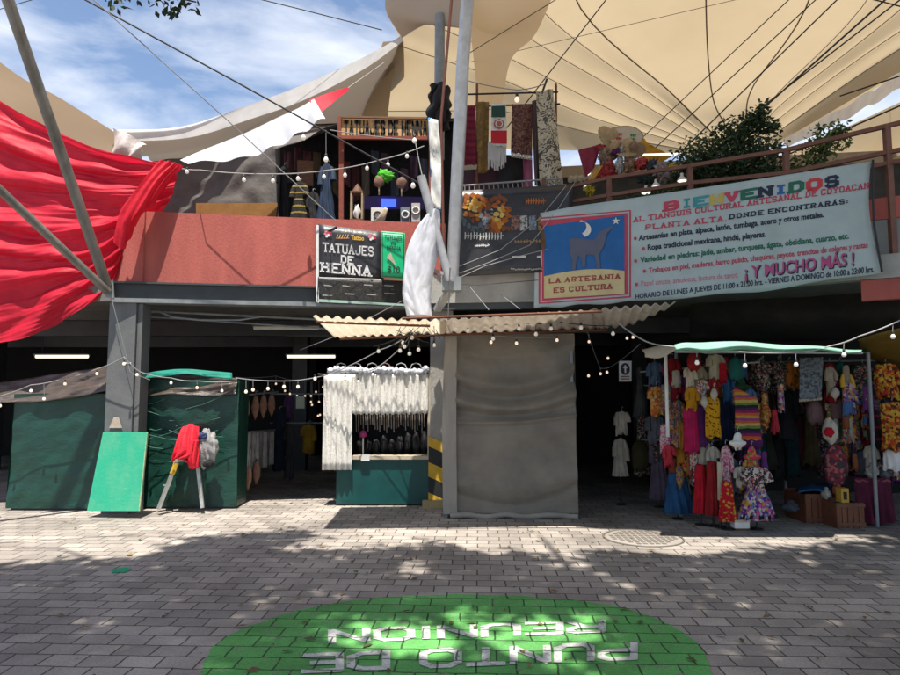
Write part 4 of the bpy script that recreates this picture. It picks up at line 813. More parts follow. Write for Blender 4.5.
# ================================================================== UPPER FLOOR, LEFT WING
k = MB(); q = [W(140,164,11.3), W(280,140,11.3), W(280,225,11.3), W(140,225,11.3)]
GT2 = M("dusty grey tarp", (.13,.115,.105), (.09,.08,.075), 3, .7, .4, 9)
k.patch([q[:2], [q[3], q[2]]], 40, 30, GT2, wrinkle(.08, 5, 3, 4)); tag(build('tarp_screen', k, solid=.006), 'dusty grey tarp screen hanging behind the red parapet', 'tarp')
k = MB(); k.slab([W(196,203,10.9), W(283,203,10.9), W(283,224,10.9), W(196,224,10.9)], .03, M("ochre board", (.30,.14,.03), (.22,.10,.025), 4, .7, .1, 20)); tag(build('ochre_board', k), 'ochre board standing low behind the red parapet under the grey tarp', 'board')
up = thing('upper_shop', 'dark tattoo shop with open front and hanging goods behind the red parapet', 'shop', tuple(W(350,222,11.5)))
k = MB(); a, b = W(278,222,12.6), W(470,222,12.2); zt = W(300,128,12).z
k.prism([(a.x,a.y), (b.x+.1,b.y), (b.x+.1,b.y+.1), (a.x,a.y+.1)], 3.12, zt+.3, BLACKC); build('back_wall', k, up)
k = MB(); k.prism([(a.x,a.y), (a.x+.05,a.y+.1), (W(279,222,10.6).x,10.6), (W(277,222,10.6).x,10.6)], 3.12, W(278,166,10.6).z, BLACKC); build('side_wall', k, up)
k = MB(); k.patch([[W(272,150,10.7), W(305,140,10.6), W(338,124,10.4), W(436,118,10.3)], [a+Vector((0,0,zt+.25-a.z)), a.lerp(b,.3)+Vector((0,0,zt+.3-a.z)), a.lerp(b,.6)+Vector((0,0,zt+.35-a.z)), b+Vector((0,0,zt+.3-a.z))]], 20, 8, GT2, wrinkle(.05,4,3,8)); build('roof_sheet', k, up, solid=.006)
PR = M("reddish painted post", (.26,.06,.035), (.18,.045,.03), 9, .7)
for x in (341.5, 431):
    k = MB(); k.obox(W(x,222,10.05), W(x,117,10.05), .07, .07, PR); build('post', k, up)
sg = thing('shop_sign', 'long wooden sign board with dark letters TATUAJES DE HENNA over the upper shop', 'sign', tuple(W(384,139,9.95)))
k = MB(); k.slab([W(340,117.5,9.95), W(428,119.5,9.95), W(428,136.5,9.95), W(339,136,9.95)], .04, M("sign wood", (.58,.36,.16), (.50,.29,.12), 7, .7, .12, 30, stretch=(1,1,5))); build('board', k, sg)
k = MB(); k.obox(W(338,137.5,9.92), W(430,138.5,9.92), .05, .05, PR); k.obox(W(338,117,9.92), W(430,118.6,9.92), .04, .03, M("sign trim", (.20,.10,.05))); k.obox(W(339.5,138,9.91), W(339.5,117,9.91), .05, .04, PR); build('frame', k, sg)
k = MB(); fs_ = lambda x, y: W(x, y, 9.935); slabtext(k, "TATUAJES DE HENNA", (344.5,134), (426.5,134.5), 12.5, 12.5, fs_, BLK, .3, .0, .38); build('lettering', k, sg)
NAVY = flat("navy cloth dark", (.012,.03,.07)); 
for nm, lb, ct, bx, Y, mt, shp in (
  ('dress', 'dark dress with ochre zigzag pattern hanging in the upper shop', 'dress', (291,182,309,222), 10.5, PAT("ochre zigzag", [(.02,.02,.02),(.30,.22,.06),(.02,.02,.02),(.03,.025,.02)], 9, 'stripes'), 'gown'),
  ('dress', 'navy dress hanging in the upper shop beside the sign post', 'dress', (318,164,336,222), 10.4, NAVY, 'gown'),
  ('dress', 'plain black dress hanging left of the ochre zigzag dress', 'dress', (277,166,292,222), 10.8, BLACKC, 'gown'),
  ('dress', 'black dress hanging between the zigzag and navy dresses', 'dress', (306,192,320,222), 10.7, BLACKC, 'gown')):
    garment(nm, lb, ct, bx, Y, mt, shp, 'dresses hanging in the upper shop')
k = MB(); k.slab([W(297,160,10.9), W(313,161,10.9), W(313,186,10.9), W(298,185,10.9)], .03, WOODB); tag(build('wooden_plaque', k), 'small brown wooden panel hanging high among the dresses', 'panel')
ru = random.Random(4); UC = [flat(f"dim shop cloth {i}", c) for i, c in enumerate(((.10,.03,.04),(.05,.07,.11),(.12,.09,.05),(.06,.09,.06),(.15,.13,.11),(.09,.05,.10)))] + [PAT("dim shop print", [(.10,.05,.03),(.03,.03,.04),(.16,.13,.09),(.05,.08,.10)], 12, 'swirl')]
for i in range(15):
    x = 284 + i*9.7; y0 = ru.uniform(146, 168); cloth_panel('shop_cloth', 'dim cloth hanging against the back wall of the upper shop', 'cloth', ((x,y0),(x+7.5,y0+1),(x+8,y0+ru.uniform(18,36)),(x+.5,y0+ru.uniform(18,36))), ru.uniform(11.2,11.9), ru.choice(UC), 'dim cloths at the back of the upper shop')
k = MB(); k.slab([W(378,196,10.9), W(424,197,10.9), W(424,209,10.9), W(364,209,10.9), W(364,196.5,10.9)], .03, flat("violet board", (.06,.04,.18))); ld = thing('led_sign', 'blue glowing display on a violet board in the upper shop', 'sign', tuple(W(390,209,10.9))); build('board', k, ld)
k = MB(); k.slab([W(381,198.5,10.86), W(396,198.8,10.86), W(396,206.5,10.86), W(381,206.5,10.86)], .02, M("blue display", (.02,.03,.3), emit=(.05,.10,1), es=1.3)); build('display', k, ld)
k = MB(); blob(k, W(385,176,10.4), (.13,.07,.09), M("lime cloth", (.07,.45,.02), (.04,.30,.01), 20), 14, 3, .7, 3); tag(build('lime_ornament', k), 'lime green ornament hanging in the middle of the upper shop', 'ornament')
for x, y, lb in ((379,183,'round brown mask under the lime ornament, the one nearer the lantern'), (401.5,184,'round brown mask under the lime ornament, the one nearer the mast')):
    mk = thing('mask', lb, 'mask', tuple(W(x,y,10.35)), 'round brown masks in the upper shop'); k = MB(); blob(k, W(x,y-1,10.35), (.085,.05,.10), M("brown mask", (.20,.11,.08), (.13,.07,.05), 14), 14, x, .12); build('face', k, mk); k = MB(); k.tube([W(x,y+4,10.34), W(x,y+12,10.34)], .012, CREAM, 5); build('tassel', k, mk)
ln_ = thing('lantern', 'tall wooden lantern with glass panes standing on the parapet shelf', 'lantern', tuple(W(357,222,9.9))); k = MB(); c = W(357,222,9.9)
for sx in (-.085, .085):
    for sy in (-.07, .07): k.box((c.x+sx-.012, c.y+sy-.012, c.z), (c.x+sx+.012, c.y+sy+.012, c.z+.44), WOODP)
k.box((c.x-.10,c.y-.085,c.z+.44), (c.x+.10,c.y+.085,c.z+.47), WOODB); k.box((c.x-.10,c.y-.085,c.z), (c.x+.10,c.y+.085,c.z+.03), WOODB); build('frame', k, ln_); k = MB(); k.lathe([(.09,.47),(.05,.55),(.012,.60),(0,.61)], c, WOODB, 4); build('cap', k, ln_)
k = MB(); blob(k, c + Vector((0,0,.16)), (.05,.045,.12), PAPER, 10, 2, .5); build('figurine', k, ln_)
for x0, x1, y0, lb in ((371,384,207.5,'white boxed fan with a dark disc beside the lantern'), (400.5,410,207,'grey blue framed box with a pale ring beside the white boxed fan'), (411.5,420,203,'tall pale frame standing next to the slanted brace tube')):
    bx = thing('display_box', lb, 'box', tuple(W((x0+x1)/2,222,10)), 'small boxes on the shop counter'); k = MB(); k.slab([W(x0,y0,9.95), W(x1,y0,9.95), W(x1,222,9.95), W(x0,222,9.95)], .08, PAPER if x0 < 390 else (flat("grey blue box", (.14,.18,.22)) if x0 < 405 else flat("pale frame", (.45,.43,.42)))); build('case', k, bx)
    k = MB(); c = W((x0+x1)/2, y0+7.5, 9.935); k.tube([c + Vector((.055*math.cos(t*.524), 0, .055*math.sin(t*.524))) for t in range(13)], .013, flat("dark disc", (.08,.07,.08)) if x0 < 390 else PAPER, 6); build('disc', k, bx)
k = MB(); k.patch([[W(374,222,9.75), W(378,217,9.7), W(385,207,9.7)], [W(384,224,9.75), W(386,216,9.7), W(388,209,9.7)]], 8, 4, CREAM); tag(build('paper_scrap', k, solid=.02), 'small cream folded paper sticking up from the parapet edge', 'paper')

# ================================================================== UPPER FLOOR, CENTRE: textile rack
rk = thing('textile_rack', 'thin dark rack rods carrying the hanging textiles', 'rack', tuple(W(510,185,9.4)))
for a, b in (((462,94.5),(558,92)), ((462,106.5),(560,104))):
    k = MB(); k.tube([W(*a,9.4), W(*b,9.4)], .014, CABLE, 8); build('rod', k, rk)
for x in (477, 556):
    k = MB(); k.tube([W(x,190,9.5), W(x,84,9.5)], .018, RUST, 8); build('upright', k, rk)
k = MB(); k.tube([W(541,96,9.35), W(547,79,9.35)], .016, CABLE, 6); build('hook', k, rk)
TXG = 'textiles hanging on the upper floor rack'
DR = PAT("dark red weave", [(.16,.012,.03),(.12,.01,.025),(.18,.02,.035),(.10,.01,.03)], 5, 'stripes'); BRP = PAT("brown paisley", [(.07,.02,.025),(.20,.11,.075),(.08,.025,.03),(.16,.085,.06),(.06,.02,.025)], 9, 'swirl')
CRP = PAT("cream black print", [(.05,.045,.045),(.42,.36,.26),(.50,.44,.33),(.08,.07,.065),(.46,.40,.30),(.30,.25,.19)], 5.5, 'swirl'); GOLD = PAT("olive brown weave", [(.22,.13,.04),(.16,.09,.03),(.11,.08,.04)], 9, 'swirl')
cloth_panel('textile', 'dark red woven textile next to the tall mast', 'textile', ((464,106),(475,105),(477,165),(463,166)), 9.35, DR, TXG, fringe=4)
cloth_panel('textile', 'olive brown textile hanging between the red one and the striped flag', 'textile', ((475.5,102),(489,102),(488,172),(478,174)), 9.33, GOLD, TXG)
fl = cloth_panel('banner_textile', 'textile in green, white and red bands with a round emblem and long white fringe', 'textile', ((491,104),(506,103),(507,147),(491,145)), 9.28, PAPER, TXG, amp=.006)
fY = 9.235; 
def fq(q, m, nm):
    k = MB(); k.slab([W(x, y, fY) for x, y in q], .006, m); build(nm, k, fl)
fq(((491.5,106),(505.5,105.5),(505.8,117),(491.5,117)), flat("dark green band", (.012,.05,.035)), 'band'); fq(((491,130.5),(507,130.5),(507,143.5),(491,143)), flat("red band", (.45,.008,.02)), 'band')
k = MB(); c = W(499,124,fY); 
for rr_, mm in ((.078, flat("emblem brown", (.35,.10,.06))), (.055, PAPER), (.042, flat("emblem brown", (.35,.10,.06)))): k.add([c + Vector((rr_*math.cos(i*.3307), -.003*(.09-rr_)*100, rr_*math.sin(i*.3307))) for i in range(19)], [tuple(range(19))], mm)
build('emblem', k, fl)
k = MB()
for i in range(26): x = 488.5 + i*.68; k.tube([W(x,142,9.29), W(x-1.5+random.random()*2, 160+random.random()*11, 9.29)], .011, flat("white yarn", (.52,.50,.49)), 4)
build('fringe', k, fl)
cloth_panel('textile', 'maroon textile with a big brown paisley medallion, white fringe below', 'textile', ((512,104),(533,105),(532,156),(511,153)), 9.35, BRP, TXG, fringe=4)
cloth_panel('textile', 'long cream textile with black drawn figures at the end of the rack', 'textile', ((536,92),(553,89),(563.5,184),(540,186)), 9.2, CRP, TXG)
cloth_panel('textile', 'thin dark textile strip squeezed beside the long cream one', 'textile', ((532,101),(538,100),(542,186),(535,186)), 9.36, flat("dark brown cloth", (.06,.04,.04)), TXG)
cloth_panel('textile', 'black cloth hanging under the maroon textile', 'textile', ((500,154),(524,157),(526,190),(498,190)), 9.6, BLACKC, TXG)
cloth_panel('textile', 'pink ribbon cloth hanging below the maroon textile', 'textile', ((523,158),(532,158),(533,190),(524,190)), 9.5, flat("pink weave", (.30,.08,.16)), TXG)
cloth_panel('textile', 'deep maroon cloth filling the rack behind the mast', 'textile', ((456,155),(500,160),(500,192),(456,192)), 9.7, flat("deep maroon", (.05,.015,.025)), TXG)
# low grille panel on the centre railing
gr = thing('grille', 'low metal grille with pale uprights between the mast and the railing', 'grille', tuple(W(515,192,8.75))); GG = flat("grey grille", (.30,.29,.29))
k = MB(); k.tube([W(459,186,8.8), W(560,178.5,8.75)], .014, GG, 6); build('top_rail', k, gr); k = MB(); k.tube([W(459,194,8.8), W(566,185,8.75)], .014, GG, 6); build('bottom_rail', k, gr)
k = MB()
for i in range(22): t = i/21; k.tube([W(460+100*t,186-7.4*t,8.79), W(460+102*t,193.8-8*t,8.79)], .007, GG, 5)
build('bars', k, gr)
# black band banner
bb = thing('banner', 'sheer black event banner with glowing orange artwork and pale scrawled lettering', 'banner', tuple(W(512,276,8.62)))
def fb(x, y, o=0): return W(x, y, 8.60 - o + .05*math.sin((x-455)/118*math.pi*2.2))
k = MB(); quadm(k, ((457,191),(573,184),(572,270.5),(452,277)), fb, INK, 16, 10); build('printed_sheet', k, bb, solid=.003)
OR1 = M("orange glow print", (.50,.16,.02), (.30,.06,.015), 9, .5); OR2 = M("yellow glow print", (.55,.33,.08), (.38,.17,.03), 9, .5)
def pblob(k, cx, cy, rx, ry, m, o, n=18, sd=0):
    k.add([fb(cx+rx*math.cos(i*2*math.pi/n)*(1+.2*mnoise.noise(Vector((i*.6,sd,1)))), cy+ry*math.sin(i*2*math.pi/n)*(1+.2*mnoise.noise(Vector((i*.6,sd,4)))), o) for i in range(n)], [tuple(range(n))], m)
k = MB()
ra = random.Random(8); tones = [flat(f"art tone {i}", c) for i, c in enumerate(((.60,.42,.12),(.52,.24,.03),(.36,.10,.015),(.20,.06,.02),(.10,.12,.16),(.20,.24,.30),(.03,.10,.05),(.05,.04,.05),(.40,.40,.40)))]
for i in range(190):
    x = ra.uniform(463, 510); y = ra.uniform(195, 232); d1 = math.hypot((x-474)/10, (y-206)/10); d2 = math.hypot((x-499)/9, (y-216)/13); d3 = math.hypot((x-486)/7, (y-215)/11)
    d = min(d1, d2)
    if d3 < .9 and ra.random() < .8: t = ra.choice((4, 5, 7, 8, 5))
    elif d < 1.5: t = min(3, max(0, int(d*2.4 + ra.uniform(-.5, .6))))
    elif y > 220 and ra.random() < .5: t = ra.choice((6, 7, 4))
    else: continue
    pblob(k, x, y, ra.uniform(1.2, 3.0), ra.uniform(1.2, 3.2), tones[t], .006 + .00006*i, 9, i)
build('artwork', k, bb)
k = MB(); rs = random.Random(3)
def scrawl(k, x0, x1, y, h, m, o, n):
    for i in range(n):
        x = x0 + (x1-x0)*i/n; w_ = (x1-x0)/n; yy = y + rs.uniform(-.6,.6)
        for (ax, ay, bx, by) in ((0,0,.15,-h), (.15,-h,.7*rs.random()+.2,-h*.2), (.1,-h*.5,w_*.9,-h*.55)):
            dx, dy = bx-ax, by-ay; l = math.hypot(dx, dy) or 1; nx, ny = -dy/l*.42, dx/l*.42
            k.add([fb(x+ax-nx, yy+ay-ny, o), fb(x+bx-nx, yy+by-ny, o), fb(x+bx+nx, yy+by+ny, o), fb(x+ax+nx, yy+ay+ny, o)], [(0,1,2,3)], m)
            o += .0001
scrawl(k, 465, 504, 239.5, 7, flat("off white print", (.60,.60,.58)), .012, 13); scrawl(k, 475, 490, 246.5, 2.2, flat("off white print", (.6,.6,.58)), .012, 7)
scrawl(k, 526, 546, 204, 6, OR1, .012, 8); scrawl(k, 515, 570, 243, 3.5, flat("tan print", (.30,.20,.10)), .012, 18); scrawl(k, 511, 543, 270, 1.6, flat("grey print", (.34,.34,.33)), .012, 14)
for x, w_ in ((512,14), (537,4), (548,5), (556,11)): quadm(k, ((x,256),(x+w_,255.5),(x+w_,257.6),(x,258)), lambda a, b: fb(a, b, .012), flat("off white print", (.60,.60,.58)), 1, 1)
quadm(k, ((547,265.5),(566,264.6),(566,265.6),(547,266.5)), lambda a, b: fb(a, b, .012), flat("red print", (.5,.04,.05)), 2, 1); build('lettering', k, bb)
k = MB()
for i, (x, cs_) in enumerate(((511,(.26,.13,.10)), (520,(.42,.42,.42)), (529,(.24,.30,.38)), (538,(.33,.17,.06)), (551,(.22,.23,.24)), (560,(.40,.34,.31)))):
    quadm(k, ((x,216),(x+7.5,215.3),(x+7.5,230),(x,230.5)), lambda a, b: fb(a, b, .008), M(f"portrait tone {i}", cs_, tuple(c*.15 for c in cs_), 26, .5, lo=.42, hi=.58), 2, 2)
build('portrait_prints', k, bb)
for pts, lb in (([W(452,276,8.5), W(490,262,8.45), W(530,245,8.45), W(560,206,8.5), W(575,182,8.5)], 'white cord looping across the black banner up to the railing'), ([W(452,281,8.5), W(485,266,8.45), W(520,256,8.45), W(548,249,8.5)], 'white cord trailing over the lower half of the black banner'), ([W(455,268,8.5), W(500,250,8.45), W(540,218,8.45), W(566,186,8.5)], 'thin pale cord pulled taut over the black banner artwork'), ([W(450,284,8.5), W(478,285,8.5), W(540,280,8.6)], 'dark cord along the pale slab edge under the black banner')):
    cable('cord', lb, pts, .006, WHITECABLE if 'dark' not in lb else CABLE, 'cord')
k = MB(); k.obox(W(543,250,8.53), W(544,178,8.62), .05, .04, WOODB); tag(build('wooden_post', k), 'short brown wooden post in front of the black banner', 'post')

# ================================================================== UPPER FLOOR, RIGHT: railing, plants, figures
def onR(x, y, off=0): return on(x, y, RR, off)
rl = thing('railing', 'brown painted steel railing along the upper floor above the welcome banner', 'railing', tuple(onR(720,190)))
tops = [(570,187), (609,178), (690,166), (786,150), (887,126), (960,108)]; mids = [(570,202), (611,195), (692,183), (787,173), (889,152), (960,139)]
for l, nm in ((tops, 'top_rail'), (mids, 'middle_rail'), ([(x, y+13-(x-570)*.006) for x, y in mids], 'bottom_rail')):
    k = MB(); 
    for a, b in zip(l, l[1:]): k.obox(onR(*a), onR(*b), .045, .045, RAIL)
    build(nm, k, rl)
for (x, y) in tops[1:5]:
    p = onR(x, y); k = MB(); k.obox((p.x,p.y+.01,3.09), (p.x,p.y+.01,p.z+.02), .06, .06, RAIL); build('post', k, rl)
def bush(name, label, cat, spots, m, m2, n, size, stems=(), pot=None, group=None):
    c = Vector(spots[0][0]); root = thing(name, label, cat, (c.x, c.y, 3.09), group); k = MB()
    for (p, r) in spots:
        p = Vector(p)
        for _ in range(int(n*r[0]*r[2]*(330 + 50/max(r[0],.1)))):
            d = Vector((random.gauss(0,.5), random.gauss(0,.5), random.gauss(0,.5)))
            if d.length > 1.15: continue
            leaf(k, p + Vector((d.x*r[0], d.y*r[1], d.z*r[2])), random.uniform(.6,1.2)*size, m if random.random() < .65 else m2)
    build('foliage', k, root); k = MB()
    for st in stems: k.tube(st, .02, BARK, 6)
    if stems: build('stem', k, root)
    if pot:
        k = MB(); k.lathe([(0,0),(.12,0),(.16,.26),(.17,.28),(.14,.28),(.13,.22),(0,.22)], pot, M("terracotta", (.28,.11,.06), (.20,.08,.05), 7, .8), 16); build('pot', k, root)
    return root
o8 = lambda x, y, d=.7: onR(x, y, -d)
bush('bush', 'large dark leafy bush leaning over the railing with a tall sprig', 'plant', [(o8(728,158), (.62,.4,.42)), (o8(700,165), (.42,.35,.34)), (o8(760,162), (.42,.35,.36)), (o8(738,135), (.34,.25,.24)), (o8(752,122), (.15,.12,.18)), (o8(762,112), (.08,.08,.14)), (o8(770,126), (.14,.1,.1)), (o8(745,180), (.55,.35,.22)), (o8(690,180), (.3,.25,.2))], LEAFD, LEAF, 21, .075,
     [[Vector((o8(730,200).x, o8(730,200).y, 3.1)), o8(732,165), o8(748,130), o8(764,104)], [Vector((o8(730,200).x, o8(730,200).y, 3.1)), o8(712,165), o8(700,150)], [Vector((o8(730,200).x, o8(730,200).y, 3.1)), o8(760,165), o8(780,150)]])
bush('bush', 'pale green loose plant behind the railing post, right of the dark bush', 'plant', [(o8(828,140), (.26,.2,.22)), (o8(812,150), (.2,.2,.16)), (o8(840,132), (.12,.1,.14)), (o8(818,168), (.2,.2,.16)), (o8(800,175), (.25,.2,.14))], LEAFY, LEAF, 15, .07, [[o8(822,178), o8(826,150), o8(836,128)]], Vector((o8(822,190).x, o8(822,190).y, 3.09)))
for i, (x, y, m, m2, lb) in enumerate(((655,196,LEAF,LEAFD,'low green plant behind the rails beneath the yellow flag'), (630,204,LEAFD,LEAF,'dark low plant behind the rails beneath the straw hats'), (680,196,LEAF,LEAFY,'small mid green plant at the foot of the dark bush'), (772,182,LEAFD,LEAF,'dark low plant between the bush and the pale green plant'))):
    bush('potted_plant', lb, 'plant', [(o8(x,y,.45), (.26,.2,.18))], m, m2, 16, .06, (), Vector((o8(x,y,.45).x, o8(x,y,.45).y, 3.09)), 'plants along the upper railing')
# dark goods wall behind the railing
k = MB(); P_ = [onR(575,200,-1.9), onR(790,190,-2.2), onR(900,180,-2.2)]
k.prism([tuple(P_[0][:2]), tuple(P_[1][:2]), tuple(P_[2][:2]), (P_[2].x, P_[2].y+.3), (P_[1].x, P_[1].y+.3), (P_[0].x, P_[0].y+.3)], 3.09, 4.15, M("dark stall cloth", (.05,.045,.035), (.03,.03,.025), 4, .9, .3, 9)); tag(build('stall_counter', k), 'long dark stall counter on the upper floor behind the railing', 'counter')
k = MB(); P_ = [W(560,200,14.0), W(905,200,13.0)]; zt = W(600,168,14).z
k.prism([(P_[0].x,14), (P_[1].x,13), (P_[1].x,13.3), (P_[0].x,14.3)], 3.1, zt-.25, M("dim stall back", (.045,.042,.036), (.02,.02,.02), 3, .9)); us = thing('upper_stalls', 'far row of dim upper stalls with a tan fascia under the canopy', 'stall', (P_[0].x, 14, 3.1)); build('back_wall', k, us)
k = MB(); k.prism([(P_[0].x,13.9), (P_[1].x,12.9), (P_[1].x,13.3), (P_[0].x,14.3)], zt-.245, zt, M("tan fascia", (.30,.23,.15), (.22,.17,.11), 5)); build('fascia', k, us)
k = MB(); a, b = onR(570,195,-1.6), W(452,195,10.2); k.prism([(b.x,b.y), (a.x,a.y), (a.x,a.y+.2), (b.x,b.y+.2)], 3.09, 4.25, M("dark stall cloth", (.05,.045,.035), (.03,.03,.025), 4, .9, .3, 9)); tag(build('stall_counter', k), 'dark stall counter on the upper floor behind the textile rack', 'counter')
# figures and hats
STRAW = M("straw", (.42,.30,.16), (.33,.23,.12), 30, .85, .4, 60)
o5 = lambda x, y, d=.35: onR(x, y, -d)
ht = thing('sombrero', 'big round decorated straw hat disc with red and green marks above the railing', 'hat', tuple(o5(627,146)))
k = MB(); c = o5(626,136.5); ux = Vector((.985,-.12,-.12)).normalized(); uz = Vector((.1,-.15,.98)).normalized(); un = uz.cross(ux).normalized()
if un.y > 0: un = -un
def disc(k, c, rx, rz, off, m, n=30, a0=0, a1=2*math.pi): k.add([c + un*off] + [c + ux*rx*math.cos(a0+(a1-a0)*i/n) + uz*rz*math.sin(a0+(a1-a0)*i/n) + un*off for i in range(n+1)], [(0,i,i+1) for i in range(1,n+1)], m)
vs = []
for dd, s_ in ((0,1),(.04,.98)):
    for i in range(30): vs.append(c - un*dd + ux*.24*s_*math.cos(i*.2094) + uz*.15*s_*math.sin(i*.2094))
k.add(vs, [(i,(i+1)%30,30+(i+1)%30,30+i) for i in range(30)] + [tuple(range(59,29,-1))], STRAW, True); disc(k, c, .24, .15, .0, STRAW); build('brim', k, ht)
k = MB(); disc(k, c, .225, .135, .004, M("pale hat disc", (.55,.45,.34), (.48,.38,.28), 12)); build('face_disc', k, ht)
k = MB(); ft = lambda x, y: c + ux*x + uz*y + un*.009
for body, x0, y0, x1, h, m in (("VIVA", -.14, .005, -.05, .05, flat("red letter", (.45,.02,.03))), ("MEX", -.135, -.06, -.05, .05, flat("red letter", (.45,.02,.03))), ("VIVA", .05, .005, .14, .05, flat("green letter", (.02,.20,.08))), ("MEX", .05, -.06, .135, .05, flat("green letter", (.02,.20,.08)))):
    pass
for i in range(6):
    for sx, m in ((-1, flat("red letter", (.45,.02,.03))), (1, flat("green letter", (.02,.20,.08)))):
        x = sx*.095 + (i % 3 - 1)*.026; y = .02 - (i//3)*.055; k.add([ft(x-.009,y-.018), ft(x+.009,y-.018), ft(x+.011,y+.02), ft(x-.006,y+.02)], [(0,1,2,3)], m); k.add([ft(x-.014,y-.004+.0), ft(x+.014,y+.002), ft(x+.014,y+.009), ft(x-.014,y+.004)], [(0,1,2,3)], m)
for i, p in enumerate(k.v): p += un*(.0003*(i//4 % 5))
build('painted_marks', k, ht)
def hat(label, x, y, r, tilt, m=STRAW):
    r *= 1.25
    h = thing('straw_hat', label, 'hat', tuple(o5(x,y)), 'straw hats hung above the railing'); k = MB(); T = Matrix.Rotation(tilt[0], 3, 'X') @ Matrix.Rotation(tilt[1], 3, 'Y'); c = o5(x,y)
    pr = [(r,.0),(r*.98,.012),(r*.5,.02),(r*.46,.10),(r*.36,.15),(0,.16)]; n = 22; vs = [c + T @ Vector((a*math.cos(i*2*math.pi/n), a*math.sin(i*2*math.pi/n), b)) for a, b in pr for i in range(n)]
    k.add(vs, [(j*n+i, j*n+(i+1)%n, (j+1)*n+(i+1)%n, (j+1)*n+i) for j in range(len(pr)-1) for i in range(n)] + [tuple(range(n-1,-1,-1))], m, True); build('body', k, h)
    k = MB(); vs = [c + T @ Vector((r*.475*math.cos(i*2*math.pi/n), r*.475*math.sin(i*2*math.pi/n), b)) for b in (.03,.06) for i in range(n)]; k.add(vs, [(i,(i+1)%n,n+(i+1)%n,n+i) for i in range(n)], BLACKC); build('band', k, h)
hat('straw hat hanging tilted just left of the decorated hat disc', 609, 138, .16, (1.2, .5)); hat('straw hat hanging below the decorated hat disc, brim down', 628, 150, .14, (.9, -.2)); hat('low straw hat beside the maroon flag', 612, 149, .12, (1.4, .3)); hat('brown straw hat beside the yellow flag', 636, 151, .11, (1.1, -.5), M("brown straw", (.22,.14,.08), (.16,.1,.06), 30))
cloth_panel('pennant', 'maroon pennant cloth hanging before the blue sky gap', 'flag', ((578,150),(601,144),(594,168),(585,178)), 8.9, flat("maroon flag", (.20,.012,.035)), None, .02)
cloth_panel('pennant', 'yellow pennant cloth slanting down behind the hats', 'flag', ((640,136),(652,146),(672,157),(640,172)), 9.6, M("yellow flag", (.62,.33,.02), (.5,.25,.02), 6, transl=.3), None, .03)
cloth_panel('pennant', 'mustard cloth strip leaning beside the maroon pennant', 'flag', ((597,168),(603,165),(592,184),(585,185)), 8.7, flat("mustard cloth", (.45,.22,.03)), None, .015)
for i, (x, y, rx, rz, cc, lb) in enumerate(((606,158,.10,.12,(.22,.13,.09),'brown stuffed figure under the straw hats'), (607,172,.11,.12,(.38,.035,.04),'red stuffed figure seated on the railing under the hats'), (622,150,.05,.07,(.40,.38,.36),'small white and black puppet under the decorated hat'), (620,165,.045,.12,(.50,.48,.46),'white and black striped puppet behind the rail'), (630,165,.09,.10,(.30,.17,.10),'woven brown basket ball beside the striped puppet'), (642,164,.09,.07,(.45,.05,.05),'red bundle beside the woven ball'), (653,166,.08,.08,(.05,.05,.07),'dark pot shape at the yellow flag'), (662,172,.11,.11,(.30,.24,.22),'pale striped round mask leaning on the top rail'), (590,190,.06,.07,(.55,.45,.03),'yellow fruit shaped ornament behind the middle rail'), (617,152,.06,.05,(.12,.02,.12),'purple rosette under the decorated hat'), (603,148,.09,.035,(.5,.04,.06),'red flower garland on the straw hats'), (648,178,.12,.07,(.03,.05,.04),'dark green bundle behind the top rail'), (672,168,.05,.04,(.50,.36,.03),'yellow flower bunch near the bush'))):
    c = o5(x, y, .30); tp = thing('ornament', lb, 'ornament', tuple(c), 'stuffed figures and ornaments on the railing'); k = MB(); blob(k, c, (rx,.07,rz), M(f"ornament cloth {i}", cc, tuple(q*.35 for q in cc), 24, .85, lo=.45, hi=.6), 16, i*3.3, .85, 3.6); build('body', k, tp)
    if i in (0, 1): k = MB(); blob(k, c + Vector((rx*.2,-.02,rz*1.05)), (rx*.5,.05,rx*.45), M(f"ornament head {i}", tuple(min(.6, q*1.2+.05) for q in cc), tuple(q*.4 for q in cc), 30), 10, i, .3, 2); build('head', k, tp)
k = MB(); c = o5(585,178,.7)
for i in range(5): blob(k, o5(571+i*5,179.5-i*.4,.8), (.05,.05,.055), CREAM, 8, i, .2)
tag(build('cream_garland', k), 'row of cream round beads behind the railing below the sky gap', 'garland')
for a, b, lb in (((617,155.5),(682,153.8),'lit white tube lamp hung level behind the yellow flag'), ((584,189),(590,172),'short white tube lamp leaning by the mustard cloth')):
    t_ = thing('tube_lamp', lb, 'lamp', tuple(o5(*a,.9)), 'white tube lamps of the upper stalls'); k = MB(); k.tube([o5(*a,.9), o5(*b,.9)], .016, LAMPON, 8); build('tube', k, t_)
    for e in (a, b): k = MB(); k.lathe([(.02,-.02),(.02,.02),(0,.02)], o5(*e,.9), flat("grey cap", (.3,.3,.3)), 8); build('end_cap', k, t_)
for x, y, lb in ((656,186,'white dish lamp behind the rails, between two plants'), (646,192,'small white dish lamp low behind the rails'), (682,180,'white dish lamp behind the rails at the foot of the bush'), (787,180,'small lit dish lamp at the third railing post')):
    t_ = thing('dish_lamp', lb, 'lamp', tuple(o5(x,y,.25)), 'dish lamps behind the railing'); k = MB(); k.lathe([(.0,-.028),(.05,-.02),(.055,-.01)], o5(x,y,.25), LAMPON, 14); build('bulb', k, t_); k = MB(); k.lathe([(.065,-.012),(.05,.02),(.02,.05),(.02,.09),(0,.09)], o5(x,y,.25), PAPER, 14); build('shade', k, t_)

